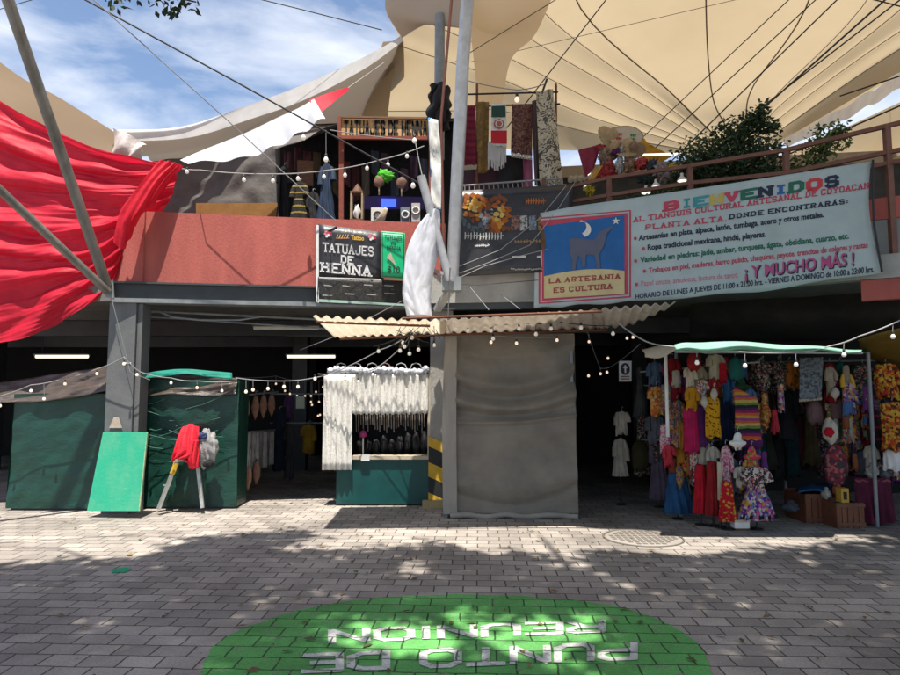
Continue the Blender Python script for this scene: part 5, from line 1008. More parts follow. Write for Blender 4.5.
# ------------------------------------------------------------------ welcome banner
BN = ((1.1,8.62),(4.58,6.85))
wb = thing('welcome_banner', 'long pale banner reading BIENVENIDOS with a blue night emblem, hung under the railing', 'banner', tuple(on(700,297,BN)))
BNM = M("pale banner cloth", (.57,.67,.675), (.47,.565,.57), 2.5, .7, .3, 5, transl=.25)
tp_ = [(536,214),(573,206.5),(640,197),(750,180.5),(871,161.5)]; bt_ = [(534,308.5),(575,305.5),(640,301),(755,292),(881,272.5)]
def bano(x, y, o=0.0): return on(x, y, BN, o + .015*math.sin(x*.055+y*.02) + .008*math.sin(y*.11+x*.02))
k = MB(); vs = []; NU, NV = 70, 24
def pl(l, t):
    x = t*(len(l)-1); i = min(int(x), len(l)-2); f = x-i; return (l[i][0]+(l[i+1][0]-l[i][0])*f, l[i][1]+(l[i+1][1]-l[i][1])*f)
for j in range(NV+1):
    for i in range(NU+1):
        u, v = i/NU, j/NV; a, b = pl(tp_, u), pl(bt_, u); x = a[0]+(b[0]-a[0])*v; y = a[1]+(b[1]-a[1])*v
        x -= max(0, u-.93)/.07*7*math.sin(math.pi*v)*(1-.3*v); y -= 1.5*math.sin(u*30)*(v > .98)*.6; vs.append(bano(x, y))
k.add(vs, [(j*(NU+1)+i, j*(NU+1)+i+1, (j+1)*(NU+1)+i+1, (j+1)*(NU+1)+i) for j in range(NV) for i in range(NU)], BNM, True); build('printed_cloth', k, wb, solid=.003)
b1 = lambda x, y: bano(x, y, .006); b2 = lambda x, y: bano(x, y, .009); b3 = lambda x, y: bano(x, y, .012); b4 = lambda x, y: bano(x, y, .024)
PK = M("faded red print", (.50,.055,.10), (.42,.05,.085), 8, .6); BLU = M("blue print", (.012,.12,.36), (.010,.10,.30), 6, .6); SAND = M("sand print", (.60,.50,.26), (.52,.43,.22), 6, .6); NVY = flat("dark navy print", (.02,.03,.06)); GRN = flat("dark green letter", (.02,.14,.09))
k = MB()
for y0_, y1_, x0_, x1_, m, f in ((218,302.5,538.5,631,PK,b1), (219.5,301,540.5,629.2,BNM,b2), (221,299.5,542,627.8,PK,b3)):
    quadm(k, ((x0_,y0_+ (631-x0_)*.10 - 9.5),(x1_,y0_-8),(x1_,y1_-5),(x0_,y1_+1.5)), f, m, 12, 10)
build('frame_print', k, wb)
k = MB(); quadm(k, ((544,226),(624.5,215),(624.5,293.8),(544,298.5)), lambda x, y: bano(x, y, .015), BLU, 14, 12); build('night_print', k, wb)
k = MB(); n_d = 16; e_ = lambda x, y: bano(x, y, .020); vs = []
for i in range(n_d+1): x = 544+80.5*i/n_d; t = i/n_d; vs += [e_(x, 277.5-8.5*math.sin(t*2.1+.15)), e_(x, 298.5-4.7*t)]
k.add(vs, [(2*i, 2*i+2, 2*i+3, 2*i+1) for i in range(n_d)], SAND); build('sand_print', k, wb)
k = MB(); ms = lambda x, y: bano(x, y, .025); pts = []
for i in range(15): a = -1.9+i*(3.2/14); pts.append((582.5+8.6*math.cos(a), 229.5+7.6*math.sin(a)))
inn = [(582.5-3.5+7.4*math.cos(1.15-i*(2.5/14))*1.0, 226.8+6.6*math.sin(1.25-i*(2.8/14))) for i in range(15)]
MOON = flat("moon print", (.70,.69,.64)); k.add([ms(*p) for p in pts] + [ms(*p) for p in inn], [(i, i+1, 28-i, 29-i) for i in range(14)], MOON)
k.add([ms(616+ (4.2 if i % 2 == 0 else 1.6)*math.sin(i*.628), 221-(4.2 if i % 2 == 0 else 1.6)*math.cos(i*.628)) for i in range(10)], [tuple(range(10))], MOON); build('moon_and_star', k, wb)
k = MB(); CO = flat("grey brown print", (.105,.115,.17)); cp_ = [(569,240),(573,237.5),(584,239),(594,239.5),(598.5,234),(600,228.5),(601.5,231),(605,228.5),(612,226),(613,227.8),(607.5,232.5),(606,237),(605,243),(602.5,249),(599.5,253),(599.8,260),(600.5,269),(596.6,269.3),(596,260),(594,255),(586.5,254.5),(585.5,259),(585.8,266.5),(582.3,267),(581.5,258),(578.5,256),(576.5,261),(575.3,270),(571.8,270.4),(572.2,261),(570,252)]
from mathutils.geometry import tessellate_polygon
tri = [tuple(Vector((cp_[q][0], cp_[q][1], 0)) for q in t) for t in tessellate_polygon([[Vector((x, y, 0)) for x, y in cp_]])]
for _ in range(2): tri = [q for a, b, c in tri for q in ((a, (a+b)/2, (a+c)/2), ((a+b)/2, b, (b+c)/2), ((a+c)/2, (b+c)/2, c), ((a+b)/2, (b+c)/2, (a+c)/2))]
for t in tri: k.add([ms(q.x, q.y) for q in t], [(0,1,2)], CO)
build('howling_animal_print', k, wb)
k = MB(); sf = lambda x, y: bano(x, y, .027); RB = flat("brown red letter", (.32,.06,.05))
slabtext(k, "LA ARTESANIA", (549.5,283), (619.5,278.5), 4.2, 4.4, sf, RB, .3, .26, .6); slabtext(k, "ES CULTURA", (554,292.5), (611.5,288.3), 4.2, 4.4, sf, RB, .3, .26, .6); build('emblem_lettering', k, wb)
cols = [PK, flat("teal letter", (.05,.28,.32)), flat("teal letter", (.05,.28,.32)), flat("ochre letter", (.52,.40,.10)), PK, GRN, NVY, flat("blue letter", (.03,.12,.36)), GRN, flat("red letter bright", (.55,.05,.06)), NVY]
pos = [(665,678),(683.5,690),(694,706.5),(711,722.5),(726,738),(742,756),(759,771.5),(777,785),(790,803),(807.5,821),(826,838)]
for ch, (xa, xb), m in zip("BIENVENIDOS", pos, cols):
    k = MB(); ya = 210.5-(xa-664)*.1455; yb = 210.5-(xb-664)*.1455
    if ch == 'I': quadm(k, ((xa+2,ya-8.6),(xb-2,yb-8.6),(xb-2,yb+.5),(xa+2,ya+.5)), b1, m, 1, 1); quadm(k, ((xa,ya-1.5),(xb,yb-1.5),(xb,yb+.8),(xa,ya+.8)), b2, m, 1, 1); quadm(k, ((xa,ya-8.8),(xb,yb-8.8),(xb,yb-6.6),(xa,ya-6.6)), b2, m, 1, 1)
    else: slabtext(k, ch, (xa+1,ya), (xb-1,yb), 7.4+(xa-664)*.010, 7.4+(xa-664)*.010, b1, m, .36, .2, .3)
    build('coloured_letter', k, wb)
k = MB(); slabtext(k, "AL TIANGUIS CULTURAL ARTESANAL DE COYOACAN", (634,222), (868.5,188), 4.4, 5.2, b1, PK, .27, .24, .5); slabtext(k, "PLANTA ALTA.", (646,229.3), (724.5,220.8), 4.2, 4.7, b1, PK, .27, .24, .6); build('red_lettering', k, wb)
k = MB(); slabtext(k, "DONDE ENCONTRARÁS:", (730,218.8), (846,203.3), 3.9, 4.2, b1, NVY, .30, .26, .6)
fonttext(k, "Artesanías en plata, alpaca, latón, tumbaga, acero y otros metales.", (638.5,240.5), (824,217), 5.2, 5.6, b1, NVY, .034); fonttext(k, "Ropa tradicional mexicana, hindú, playeras.", (647.5,250), (766,236.5), 5.2, 5.6, b1, NVY, .034)
fonttext(k, "HORARIO DE LUNES A JUEVES DE 11:00 a 21:00 hrs. - VIERNES A DOMINGO de 10:00 a 23:00 hrs.", (635.5,298.8), (874,272), 4.6, 6, b1, NVY, .026); build('dark_lettering', k, wb)
k = MB(); fonttext(k, "Variedad en piedras: jade, ambar, turquesa, ágata, obsidiana, cuarzo, etc.", (640,262.5), (849,238.5), 5.2, 5.8, b1, GRN, .034); build('green_lettering', k, wb)
k = MB(); fonttext(k, "Trabajos en piel, maderas, barro pulido, chaquiras, peyote, trencitas de colores y rastas", (648.5,273), (868,247.5), 5, 5.6, b1, PK, .026); fonttext(k, "Papel amate, amuletos, lectura de tarot.", (641,286), (738,277.5), 5, 5.6, b1, M("pink print", (.55,.25,.32)), .01)
for x, y in ((635.3,238.5), (643.5,248.8), (635.6,261), (644.5,271.2), (636.5,284.5)): k.add([b1(x+1.7*math.cos(i*.785), y+1.9*math.sin(i*.785)) for i in range(8)], [tuple(range(8))], PK)
build('pink_lettering', k, wb)
k = MB(); fonttext(k, "¡ Y MUCHO MÁS !", (745.8,279.3), (854.8,265.6), 11.5, 12.5, b1, NVY, .03); fonttext(k, "¡ Y MUCHO MÁS !", (744.8,278.3), (853.8,264.6), 11.5, 12.5, b2, M("rose print", (.50,.09,.24)), .015); build('big_lettering', k, wb)
k = MB(); k.tube([on(873,160,BN,.02), on(872.5,190,BN,.05), on(874,225,BN,.05), on(882,272,BN,.03)], .012, CABLE, 6); build('edge_cord', k, wb)

# ================================================================== RIGHT-HAND CLOTHES STALLS
aw = thing('stall_awning', 'mint green plastic awning over the crowded clothes stalls', 'awning', tuple(W(760,348,7.5)))
k = MB(); k.patch([[W(674,345,6.82), W(700,342,6.8), W(760,343,6.8), W(820,347,6.8), W(862,350,6.8)], [W(676,351,6.82), W(710,350.5,6.8), W(760,349,6.8), W(820,351,6.8), W(862,352.5,6.8)], [W(670,350,8.3), W(710,352,8.4), W(760,352,8.4), W(820,352,8.4), W(872,352,8.4)], [W(668,352,9.6), W(720,352,9.6), W(770,352,9.6), W(830,352,9.6), W(890,352,9.6)]], 50, 24, MINT, lambda u, v, p: p + Vector((0, 0, .025*math.sin(u*19)*(.3+v)))); build('plastic_sheet', k, aw, solid=.004)
k = MB(); k.tube([W(676,351.5,6.85), W(862,353,6.83)], .014, LSTEEL, 8); k2 = build('front_rail', k, aw)
k = MB(); k.patch([[W(642,350,7.6), W(660,346,7.5), W(676,346,7.4)], [W(645,357,7.5), W(660,358,7.4), W(676,350,7.3)]], 16, 8, CREAM, lambda u, v, p: p + Vector((0, -.05*math.sin(v*3.1), 0))); build('cream_flap', k, aw, solid=.01)
for x, y1, Y in ((665.5,437,8.0), (676,520,8.6), (868,515,7.9), (780,512,9.4)):
    k = MB(); p = W(x, 352, Y); k.tube([(p.x, Y, 0.0 if y1 > 500 else W(x,y1,Y).z), p], .022, PAPER if x < 670 else STEEL, 8); build('post', k, aw)
for a, b in (((640,372,8.9),(760,362,7.75)), ((640,385,9.6),(760,395,8.3)), ((765,362,8.7),(900,360,8.2)), ((640,440,9.3),(730,440,8.05))):
    k = MB(); k.tube([W(*a), W(*b)], .012, STEEL, 6); build('hanging_rail', k, aw)
k = MB(); k.patch([[W(858,340,7.4), W(880,333,7.3), W(915,325,7.2)], [W(862,352,8.2), W(882,362,8.2), W(915,368,8.1)], [W(870,356,9.2), W(885,366,9.2), W(915,372,9.2)]], 16, 14, M("mustard tarp", (.30,.19,.03), (.22,.14,.02), 4, .6, .4, 9, transl=.3)); tag(build('mustard_tarp', k, solid=.005), 'mustard tarp sheet sloping behind the right end of the mint awning', 'tarp')
k = MB(); k.patch([[W(690,300,9.2), W(780,293,8.6), W(905,284,8)], [W(690,318,9.3), W(780,322,8.6), W(905,315,8)], [W(690,340,9.6), W(780,341,9.2), W(905,338,8.8)]], 30, 14, M("black netting", (.03,.028,.022), (.018,.018,.016), 3, .9, .6, 8), wrinkle(.08,4,3,6)); tag(build('black_netting', k, solid=.006), 'black cloth sagging under the welcome banner above the clothes stalls', 'cloth')
# back and side cloths that close the stalls
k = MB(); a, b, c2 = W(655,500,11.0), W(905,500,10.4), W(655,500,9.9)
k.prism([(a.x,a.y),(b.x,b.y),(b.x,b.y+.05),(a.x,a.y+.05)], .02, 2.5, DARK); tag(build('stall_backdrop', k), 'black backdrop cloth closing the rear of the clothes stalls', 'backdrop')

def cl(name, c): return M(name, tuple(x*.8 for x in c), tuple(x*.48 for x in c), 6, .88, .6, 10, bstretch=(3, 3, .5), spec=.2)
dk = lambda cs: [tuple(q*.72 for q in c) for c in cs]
BL = cl("slate blue cloth", (.10,.15,.24)); ORF = PAT("orange floral", dk([(.60,.22,.04),(.62,.35,.08),(.50,.12,.03),(.66,.48,.22),(.45,.10,.03)]), 38); MLT = PAT("multicolour weave", dk([(.40,.08,.06),(.10,.20,.32),(.50,.36,.20),(.22,.04,.10),(.10,.22,.12),(.42,.20,.05)]), 51)
MAG = cl("magenta cloth", (.52,.015,.10)); PUR = cl("purple cloth", (.13,.025,.15)); YDT = PAT("yellow dotted", dk([(.70,.34,.01)]*5+[(.16,.07,.01)]), 54); WHT = M("off white cotton", (.44,.40,.33), (.30,.27,.23), 8, .85, .3, 20); FLW = PAT("white floral", dk([(.60,.55,.48),(.60,.55,.48),(.45,.06,.12),(.10,.10,.30),(.60,.55,.48),(.55,.30,.05)]), 60)
SER = PAT("serape stripes", dk([(.55,.30,.05),(.60,.12,.03),(.30,.02,.10),(.07,.02,.09),(.02,.02,.03),(.16,.24,.05),(.60,.40,.12),(.55,.12,.04),(.30,.06,.22)]), 3.6, 'stripes'); RED = cl("red dress cloth", (.55,.012,.03)); DRED = cl("dark red dress cloth", (.36,.02,.025)); RYF = PAT("red with gold flowers", dk([(.50,.012,.025)]*5+[(.60,.36,.04)]), 41)
DFL = PAT("dark floral", dk([(.03,.03,.035),(.03,.03,.035),(.40,.12,.12),(.03,.03,.035),(.45,.36,.26),(.05,.12,.10)]), 54); GRY = cl("grey cloth", (.17,.18,.22)); NVB = cl("navy blue cloth", (.015,.025,.07)); TEG = cl("teal cloth flat", (.02,.15,.14)); BLU2 = cl("denim blue", (.03,.11,.26)); RST = cl("rust brown cloth", (.24,.07,.04)); MAU = cl("mauve cloth", (.17,.13,.18)); PNK = PAT("pink white print", dk([(.60,.20,.30),(.62,.50,.48),(.62,.50,.48),(.50,.06,.20)]), 54)
EMB = PAT("embroidered purple", dk([(.20,.03,.26),(.62,.56,.52),(.60,.12,.34),(.10,.05,.30),(.64,.34,.08),(.62,.56,.52),(.14,.22,.40)]), 32); OYF = PAT("orange yellow floral", dk([(.56,.10,.02),(.62,.32,.03),(.45,.04,.02),(.64,.44,.06),(.10,.03,.02)]), 35); RYL = PAT("red yellow long print", dk([(.35,.02,.03),(.50,.28,.05),(.08,.10,.20),(.38,.03,.05)]), 14, 'swirl'); LACE = PAT("grey lace", dk([(.22,.25,.28),(.14,.16,.19),(.24,.27,.30),(.09,.10,.12)]), 40)
GST = 'clothes hung on the first clothes stall'
for a in (
 ('blouse','slate blue blouse with a white collar patch, highest on the alley side of the stall','blouse',(646,362,663,386),8.7,BL,'blouse'),
 ('blouse','orange floral blouse hanging under the slate blue one','blouse',(648,386,665.5,415),8.3,ORF,'blouse'),
 ('blouse','dark red blouse beside the top of the white post','blouse',(662,358,680,386),8.5,DRED,'blouse'),
 ('dress','navy dress hanging behind the white post','dress',(664,385,677,440),8.8,NVB,'gown'),
 ('dress','multicolour woven dress between the white post and the magenta skirt','dress',(668,400,686,446),8.2,MLT,'gown'),
 ('blouse','cream blouse hanging above the yellow blouse','blouse',(684,366,695,388),8.0,CREAM,'blouse'),
 ('blouse','beige blouse next to the cream one, near the awning edge','blouse',(694,366,705,388),8.1,M("beige cloth",(.42,.35,.23),(.36,.30,.2),8,.85,.3,14),'blouse'),
 ('cap','dark red round cap hanging highest under the awning tip','cap',(687,352,701,370),7.9,DRED,'bag'),
 ('blouse','plain yellow orange blouse above the magenta skirt','blouse',(685,387,698,409),7.95,cl("marigold cloth",(.62,.28,.015)),'blouse'),
 ('blouse','white floral blouse above the purple skirt','blouse',(697,379,707,401),7.95,FLW,'blouse'),
 ('pouch','cream rounded pouch hanging at the waist of the purple skirt','pouch',(700,396,708,408),7.85,WHT,'pouch'),
 ('blouse','dark red blouse with a white round front beside the yellow dotted dress','blouse',(708,378,719,396),7.95,DRED,'blouse'),
 ('pouch','white round pouch in front of the dark red blouse','pouch',(710,388,718,400),7.82,WHT,'pouch'),
 ('skirt','long magenta skirt under the yellow orange blouse','skirt',(683,407,697.5,452),7.98,MAG,'straight'),
 ('skirt','purple skirt squeezed between the magenta skirt and the yellow dotted dress','skirt',(696,406,706,446),8.0,PUR,'straight'),
 ('dress','yellow dress with dark dots','dress',(704.5,397,719,437),7.9,YDT,'straight'),
 ('shirt','cream shirt spread wide near the top, above the dotted dress','shirt',(706,354,724,380),8.0,CREAM,'shirt'),
 ('scarf','red scarf hanging beside the wide cream shirt','scarf',(719,363,726,382),7.9,RED,'straight'),
 ('shirt','blue shirt hanging right below the red scarf','shirt',(721,374,732,402),8.0,BLU2,'shirt'),
 ('dress','black navy dress between the dotted dress and the striped blanket','dress',(718,400,734,442),8.1,NVB,'gown'),
 ('cap','teal green round cap hanging near the awning bulbs','cap',(728,357,742,380),7.9,TEG,'bag'),
 ('cap','dark green wide cap over the striped blanket','cap',(730,376,750,392),8.0,cl("bottle green",(.02,.07,.03)),'hat'),
 ('blouse','dark floral blouse right of the dark green cap','blouse',(754,361,770,388),8.1,DFL,'blouse'),
 ('bag','mottled dark floral bag hanging lower than the dark floral blouse','bag',(752,388,768,410),8.5,DFL,'bag'),
 ('dress','white dress on a thin black stand at the alley side','dress',(612,438,628,476),9.4,WHT,'gown'),
 ('blouse','white blouse hanging above the white dress at the alley side','blouse',(614,411,629,434),9.3,WHT,'blouse'),
 ('dress','mauve dress with a dark belt standing beside the alley','dress',(647,440,668,499),9.2,MAU,'gown'),
 ('bag','black bag with a yellow bottom at the alley corner','bag',(631,440,648,470),9.2,cl("olive black cloth",(.05,.045,.02)),'bag'),
 ('blouse','pale grey blouse over the mauve dress','blouse',(645,415,665,442),9.1,GRY,'blouse'),
 ('blouse','rust brown blouse over the denim blue skirt','blouse',(666,446,690,476),8.4,RST,'blouse'),
 ('skirt','denim blue skirt with pale fringe standing in front of the mauve dress','skirt',(663,472,691,513),8.35,BLU2,'skirt'),
 ('blouse','gold and white blouse above the long red dress','blouse',(688,442,699,470),8.1,FLW,'blouse'),
 ('blouse','grey beige blouse with a blue hem beside the gold and white one','blouse',(697,440,709,466),8.05,M("grey beige cloth",(.33,.31,.25),(.28,.26,.2),8),'blouse'),
 ('blouse','white blouse with wide sleeves above the dark red dress','blouse',(706,446,718,470),8.0,WHT,'blouse'),
 ('dress','long bright red dress reaching the ground','dress',(692,464,708,513),7.98,RED,'skirt'),
 ('dress','long dark red dress reaching the ground beside the bright red one','dress',(704,461,720,515),7.9,DRED,'skirt'),
 ('scarf','long cream scarf hanging straight beside the dark red dress','scarf',(717,462,721,500),7.82,CREAM,'straight'),
 ('dress','pink and white printed dress hanging over the red flowered skirt','dress',(720,445,731,492),7.86,PNK,'gown'),
 ('dress','plain grey dress beside the pink and white printed one','dress',(728,458,738,494),7.95,GRY,'gown'),
 ('skirt','red skirt with gold flowers standing on the ground in front','skirt',(718,481,735,521),7.72,RYF,'skirt'),
 ('hat','wide white hat hanging under the striped blanket','hat',(729,432,746,448),7.8,PAPER,'hat'),
 ('bundle','purple cloth bundle under the striped blanket, beside the white hat','bundle',(742,428,762,449),7.95,PUR,'bag'),
 ('headdress','red flower headdress above the embroidered folk dress','headdress',(743,446,760,462),7.85,PAT("red flowers",[(.55,.03,.06),(.60,.20,.05),(.10,.25,.06),(.55,.05,.15)],40),'hat'),
 ('blouse','orange flowered bib under the red headdress','blouse',(743,459,756,476),7.85,ORF,'blouse'),
 ('blouse','white ruffled blouse left of the embroidered skirt','blouse',(734,466,746,486),7.8,WHT,'blouse')):
    garment(a[0], a[1], a[2], a[3], a[4], a[5], a[6], GST, hanger=a[4] < 9.45 and a[3][3] < 500, stand=a[3][3] >= 495 or 'stand' in a[1])
garment('folk_dress', 'folk dress with a flower embroidered purple skirt standing on the ground before the stall', 'dress', (737,466,774,519), 7.72, PAT('black white flowers', [(.03,.03,.035),(.50,.47,.42),(.03,.03,.035),(.40,.10,.12),(.45,.42,.36)], 60), 'dress', None, False, True, 3, True, cl("black hem", (.02,.02,.03)), EMB)
cloth_panel('blanket', 'bright striped serape blanket in orange, purple and black', 'blanket', ((734,387),(757,398),(761,440),(736,440)), 7.85, SER, None, .02)
for x, y, lb in ((737,515,'pale shoe box on the ground at the foot of the folk dress'),):
    k = MB(); q = W(x-4,y-3,7.7); k.box((q.x,7.66,0.03),(q.x+.17,7.78,.10), PAPER); bx = thing('shoe_box', lb, 'box', (q.x,7.7,0)); build('box_body', k, bx); k = MB(); k.box((q.x-.005,7.655,.10),(q.x+.175,7.785,.125), CREAM); build('lid', k, bx); k = MB(); k.box((q.x+.02,7.68,0),(q.x+.15,7.76,.03), WOODB); build('base', k, bx)
# dark packed clothes behind the front rows
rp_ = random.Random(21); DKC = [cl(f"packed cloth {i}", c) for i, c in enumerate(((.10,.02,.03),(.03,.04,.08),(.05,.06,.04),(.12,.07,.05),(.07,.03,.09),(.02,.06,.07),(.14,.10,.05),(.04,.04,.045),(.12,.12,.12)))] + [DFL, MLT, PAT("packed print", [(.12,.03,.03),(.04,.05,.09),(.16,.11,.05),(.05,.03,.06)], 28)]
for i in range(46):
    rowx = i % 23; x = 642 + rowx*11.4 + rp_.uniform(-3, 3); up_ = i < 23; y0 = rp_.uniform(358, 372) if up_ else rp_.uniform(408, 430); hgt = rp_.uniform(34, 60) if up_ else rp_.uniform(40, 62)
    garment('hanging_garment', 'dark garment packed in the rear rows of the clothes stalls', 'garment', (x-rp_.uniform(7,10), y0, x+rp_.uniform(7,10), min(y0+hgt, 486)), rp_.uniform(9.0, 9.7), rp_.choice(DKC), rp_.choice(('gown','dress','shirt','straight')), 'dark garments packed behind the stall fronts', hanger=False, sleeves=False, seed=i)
FRC = [cl(f"front cloth {i}", c) for i, c in enumerate(((.55,.04,.06),(.50,.22,.03),(.10,.20,.42),(.48,.40,.30),(.06,.22,.16),(.45,.05,.22),(.22,.06,.26),(.52,.46,.38),(.05,.07,.16),(.36,.12,.05)))] + [MLT, FLW, ORF, PNK, DFL, EMB, RYL, OYF]
for i in range(150):
    first = i < 95
    x = rp_.uniform(664, 764) if first else rp_.uniform(770, 896); y0 = rp_.uniform(356, 468) if first else rp_.uniform(360, 462)
    if not first and 775 < x < 825 and y0 > 395: x += 50
    w_ = rp_.uniform(3, 6.5); h_ = rp_.uniform(13, 30)
    garment('hanging_garment', 'small bright garment squeezed between the larger clothes of the stalls', 'garment', (x-w_, y0, x+w_, min(y0+h_, 500)), rp_.uniform(8.12, 8.55), rp_.choice(FRC), rp_.choice(('gown','blouse','shirt','straight','pouch')), 'small bright garments between the larger clothes', hanger=False, sleeves=rp_.random() < .35, seed=i+100)
# second stall, further right
GS2 = 'clothes hung on the second clothes stall'
for a in (
 ('blouse','dark floral blouse at the start of the second stall','blouse',(771,361,785,389),8.3,DFL,'blouse'),
 ('blouse','orange blouse with a blue patterned top beside the grey lace shawl','blouse',(783,362,795,385),8.3,cl("orange cloth",(.55,.17,.03)),'blouse'),
 ('dress','red dress hanging right of the grey lace shawl','dress',(822,363,836,402),8.3,DRED,'gown'),
 ('dress','teal dress hanging right of the red one','dress',(834,362,846,402),8.4,TEG,'gown'),
 ('blouse','yellow blouse in front of the teal dress','blouse',(840,372,852,402),8.2,PAT("yellow print",[(.55,.28,.03),(.45,.12,.03),(.58,.40,.12)],30),'blouse'),
 ('pouch','white pouch hanging between the red and yellow garments','pouch',(830,387,840,399),8.1,WHT,'pouch'),
 ('dress','dark dress with cream flowers beside the big orange floral blouse','dress',(852,364,873,398),8.2,DFL,'gown'),
 ('blouse','big orange red floral blouse at the far end','blouse',(873,363,898,398),8.0,OYF,'blouse'),
 ('skirt','long orange yellow floral skirt below the big floral blouse','skirt',(880,402,904,450),7.9,OYF,'straight'),
 ('skirt','plain white skirt under the long floral skirt','skirt',(883,448,906,470),8.0,PAPER,'straight'),
 ('bag','dusty pink bag hanging below the grey lace shawl','bag',(806,400,822,424),8.4,cl("dusty pink",(.22,.13,.13)),'bag'),
 ('bag','dusty pink knitted bag with a blue strap, above the white mask','bag',(830,398,845,420),8.3,cl("dusty pink",(.22,.13,.13)),'bag'),
 ('dress','long red dress with a yellow stripe print','dress',(845,395,858,440),8.4,RYL,'straight'),
 ('dress','long bright blue dress between the two red ones','dress',(853,388,864,440),8.5,BLU2,'straight'),
 ('dress','long plain red dress beside the black laced one','dress',(860,404,871,452),8.4,DRED,'straight'),
 ('dress','black dress with red lacing','dress',(866,410,884,460),8.2,PAT("black red lacing",[(.03,.02,.025)]*4+[(.25,.02,.04)],7,'stripes'),'gown'),
 ('dress','very dark dress hanging in the middle of the second stall','dress',(776,392,796,440),8.9,BLACKC,'gown'),
 ('dress','dark plum dress deep in the stall behind the tables','dress',(798,420,818,470),9.2,cl("dark plum",(.06,.02,.04)),'gown'),
 ('bundle','red flowered bundle standing over the crates','bundle',(824,444,846,486),8.2,PAT("dark red flowers",[(.28,.03,.05),(.10,.03,.04),(.35,.12,.10),(.06,.05,.06)],30),'bag'),
 ('bundle','slate grey bundle next to the red flowered one','bundle',(852,450,872,476),8.3,GRY,'bag')):
    garment(a[0], a[1], a[2], a[3], a[4], a[5], a[6], GS2)
cloth_panel('shawl', 'grey lace shawl with a pale scalloped hem', 'shawl', ((799,358),(823,357),(822,398),(799,400)), 8.1, LACE, None, .02, fringe=2)
mk = thing('mask', 'white carved mask with a red mouth above the wooden crates', 'mask', tuple(W(829,445,8.0))); k = MB(); blob(k, W(830,431,8.0), (.085,.07,.15), M("white carved wood", (.50,.46,.38), (.40,.36,.29), 9), 16, 4, .2); build('face', k, mk); k = MB(); blob(k, W(829,432,7.92), (.055,.04,.06), RED, 10, 2, .3); build('mouth', k, mk)
def crate(label, x0, x1, y0, y1, Y, dp, m):
    a, b = W(x0,y1,Y), W(x1,y1,Y); z1 = W(x0,y0,Y).z; z0 = 0.0; r_ = thing('wooden_crate', label, 'crate', ((a.x+b.x)/2, Y+dp/2, z0), 'wooden crates on the floor of the second stall'); n = 5; wd = (b.x-a.x)/n
    for nm, yy in (('front_side', Y), ('rear_side', Y+dp)):
        k = MB(); [k.box((a.x+i*wd+.004, yy, .005), (a.x+(i+1)*wd-.004, yy+.015, z1), m) for i in range(n)]; build(nm, k, r_)
    k = MB(); k.box((a.x,Y+.02,.0),(a.x+.02,Y+dp-.005,z1-.01), m); k.box((b.x-.02,Y+.02,0),(b.x,Y+dp-.005,z1-.01), m); k.box((a.x+.021,Y+.02,.02),(b.x-.021,Y+dp-.005,z1-.04), BLACKC); build('box_body', k, r_)
    k = MB(); k.box((a.x-.005,Y-.014,z1-.05),(b.x+.005,Y-.001,z1-.01), WOODB); k.box((a.x-.005,Y-.014,.03),(b.x+.005,Y-.001,.07), WOODB); build('batten', k, r_)
WR = M("reddish crate wood", (.20,.07,.035), (.13,.045,.025), 9, .7, .3, 30, stretch=(4,1,.6))
crate('long reddish wooden crate under the blue cloth', 806, 838, 494, 519, 8.1, .5, WR); crate('small reddish wooden crate in front with a yellow box on it', 837, 865, 503, 524, 7.8, .35, WR)
k = MB(); k.patch([[W(798,487,8.6), W(815,484,8.5), W(838,486,8.6)], [W(798,492,8.1), W(815,490,8.05), W(838,494,8.05)]], 16, 8, BLU2, wrinkle(.05,4,3,2)); tag(build('blue_cloth', k, solid=.02), 'folded blue cloth lying on the long wooden crate', 'cloth')
k = MB(); q = W(845,503,7.85); k.box((q.x-.045,7.84,q.z+.003),(q.x+.045,7.95,q.z+.17), M("yellow box", (.55,.33,.04),(.45,.25,.03),14)); tb_ = thing('yellow_box', 'upright yellow box standing on the small wooden crate', 'box', tuple(q)); build('box_body', k, tb_); k = MB(); k.box((q.x-.02,7.836,q.z+.04),(q.x+.02,7.839,q.z+.13), BLACKC); build('dark_print', k, tb_)
k = MB(); a, b = W(856,516,8.0), W(892,516,8.0); zt = W(870,478,8.0).z
k.patch([[(a.x,8.0,zt),((a.x+b.x)/2,7.97,zt),(b.x,8.0,zt)], [(a.x-.03,7.95,.04),((a.x+b.x)/2,7.9,.03),(b.x+.03,7.95,.05)]], 40, 20, cl("burgundy cloth", (.13,.02,.05)), lambda u, v, p: p + Vector((0,-.03*v*math.sin(u*24),0))); k.patch([[(a.x,8.0,zt),(b.x,8.0,zt)], [(a.x,8.6,zt),(b.x,8.6,zt)]], 6, 6, cl("burgundy cloth", (.13,.02,.05)))
tt = thing('draped_table', 'low table draped in burgundy cloth with a fringe edge', 'table', ((a.x+b.x)/2, 8.3, 0)); build('table_cloth', k, tt); k = MB(); k.tube([(a.x+(b.x-a.x)*i/24, 7.985-.01*math.sin(i), zt-.02-.02*abs(math.sin(i*.6))) for i in range(25)], .014, cl("pink trim", (.35,.10,.12)), 6); build('trim', k, tt)
k = MB()
for sx in (a.x+.04, b.x-.04): k.tube([(sx,8.5,0),(sx,8.5,zt-.01)], .02, WOODB, 8)
build('legs', k, tt)
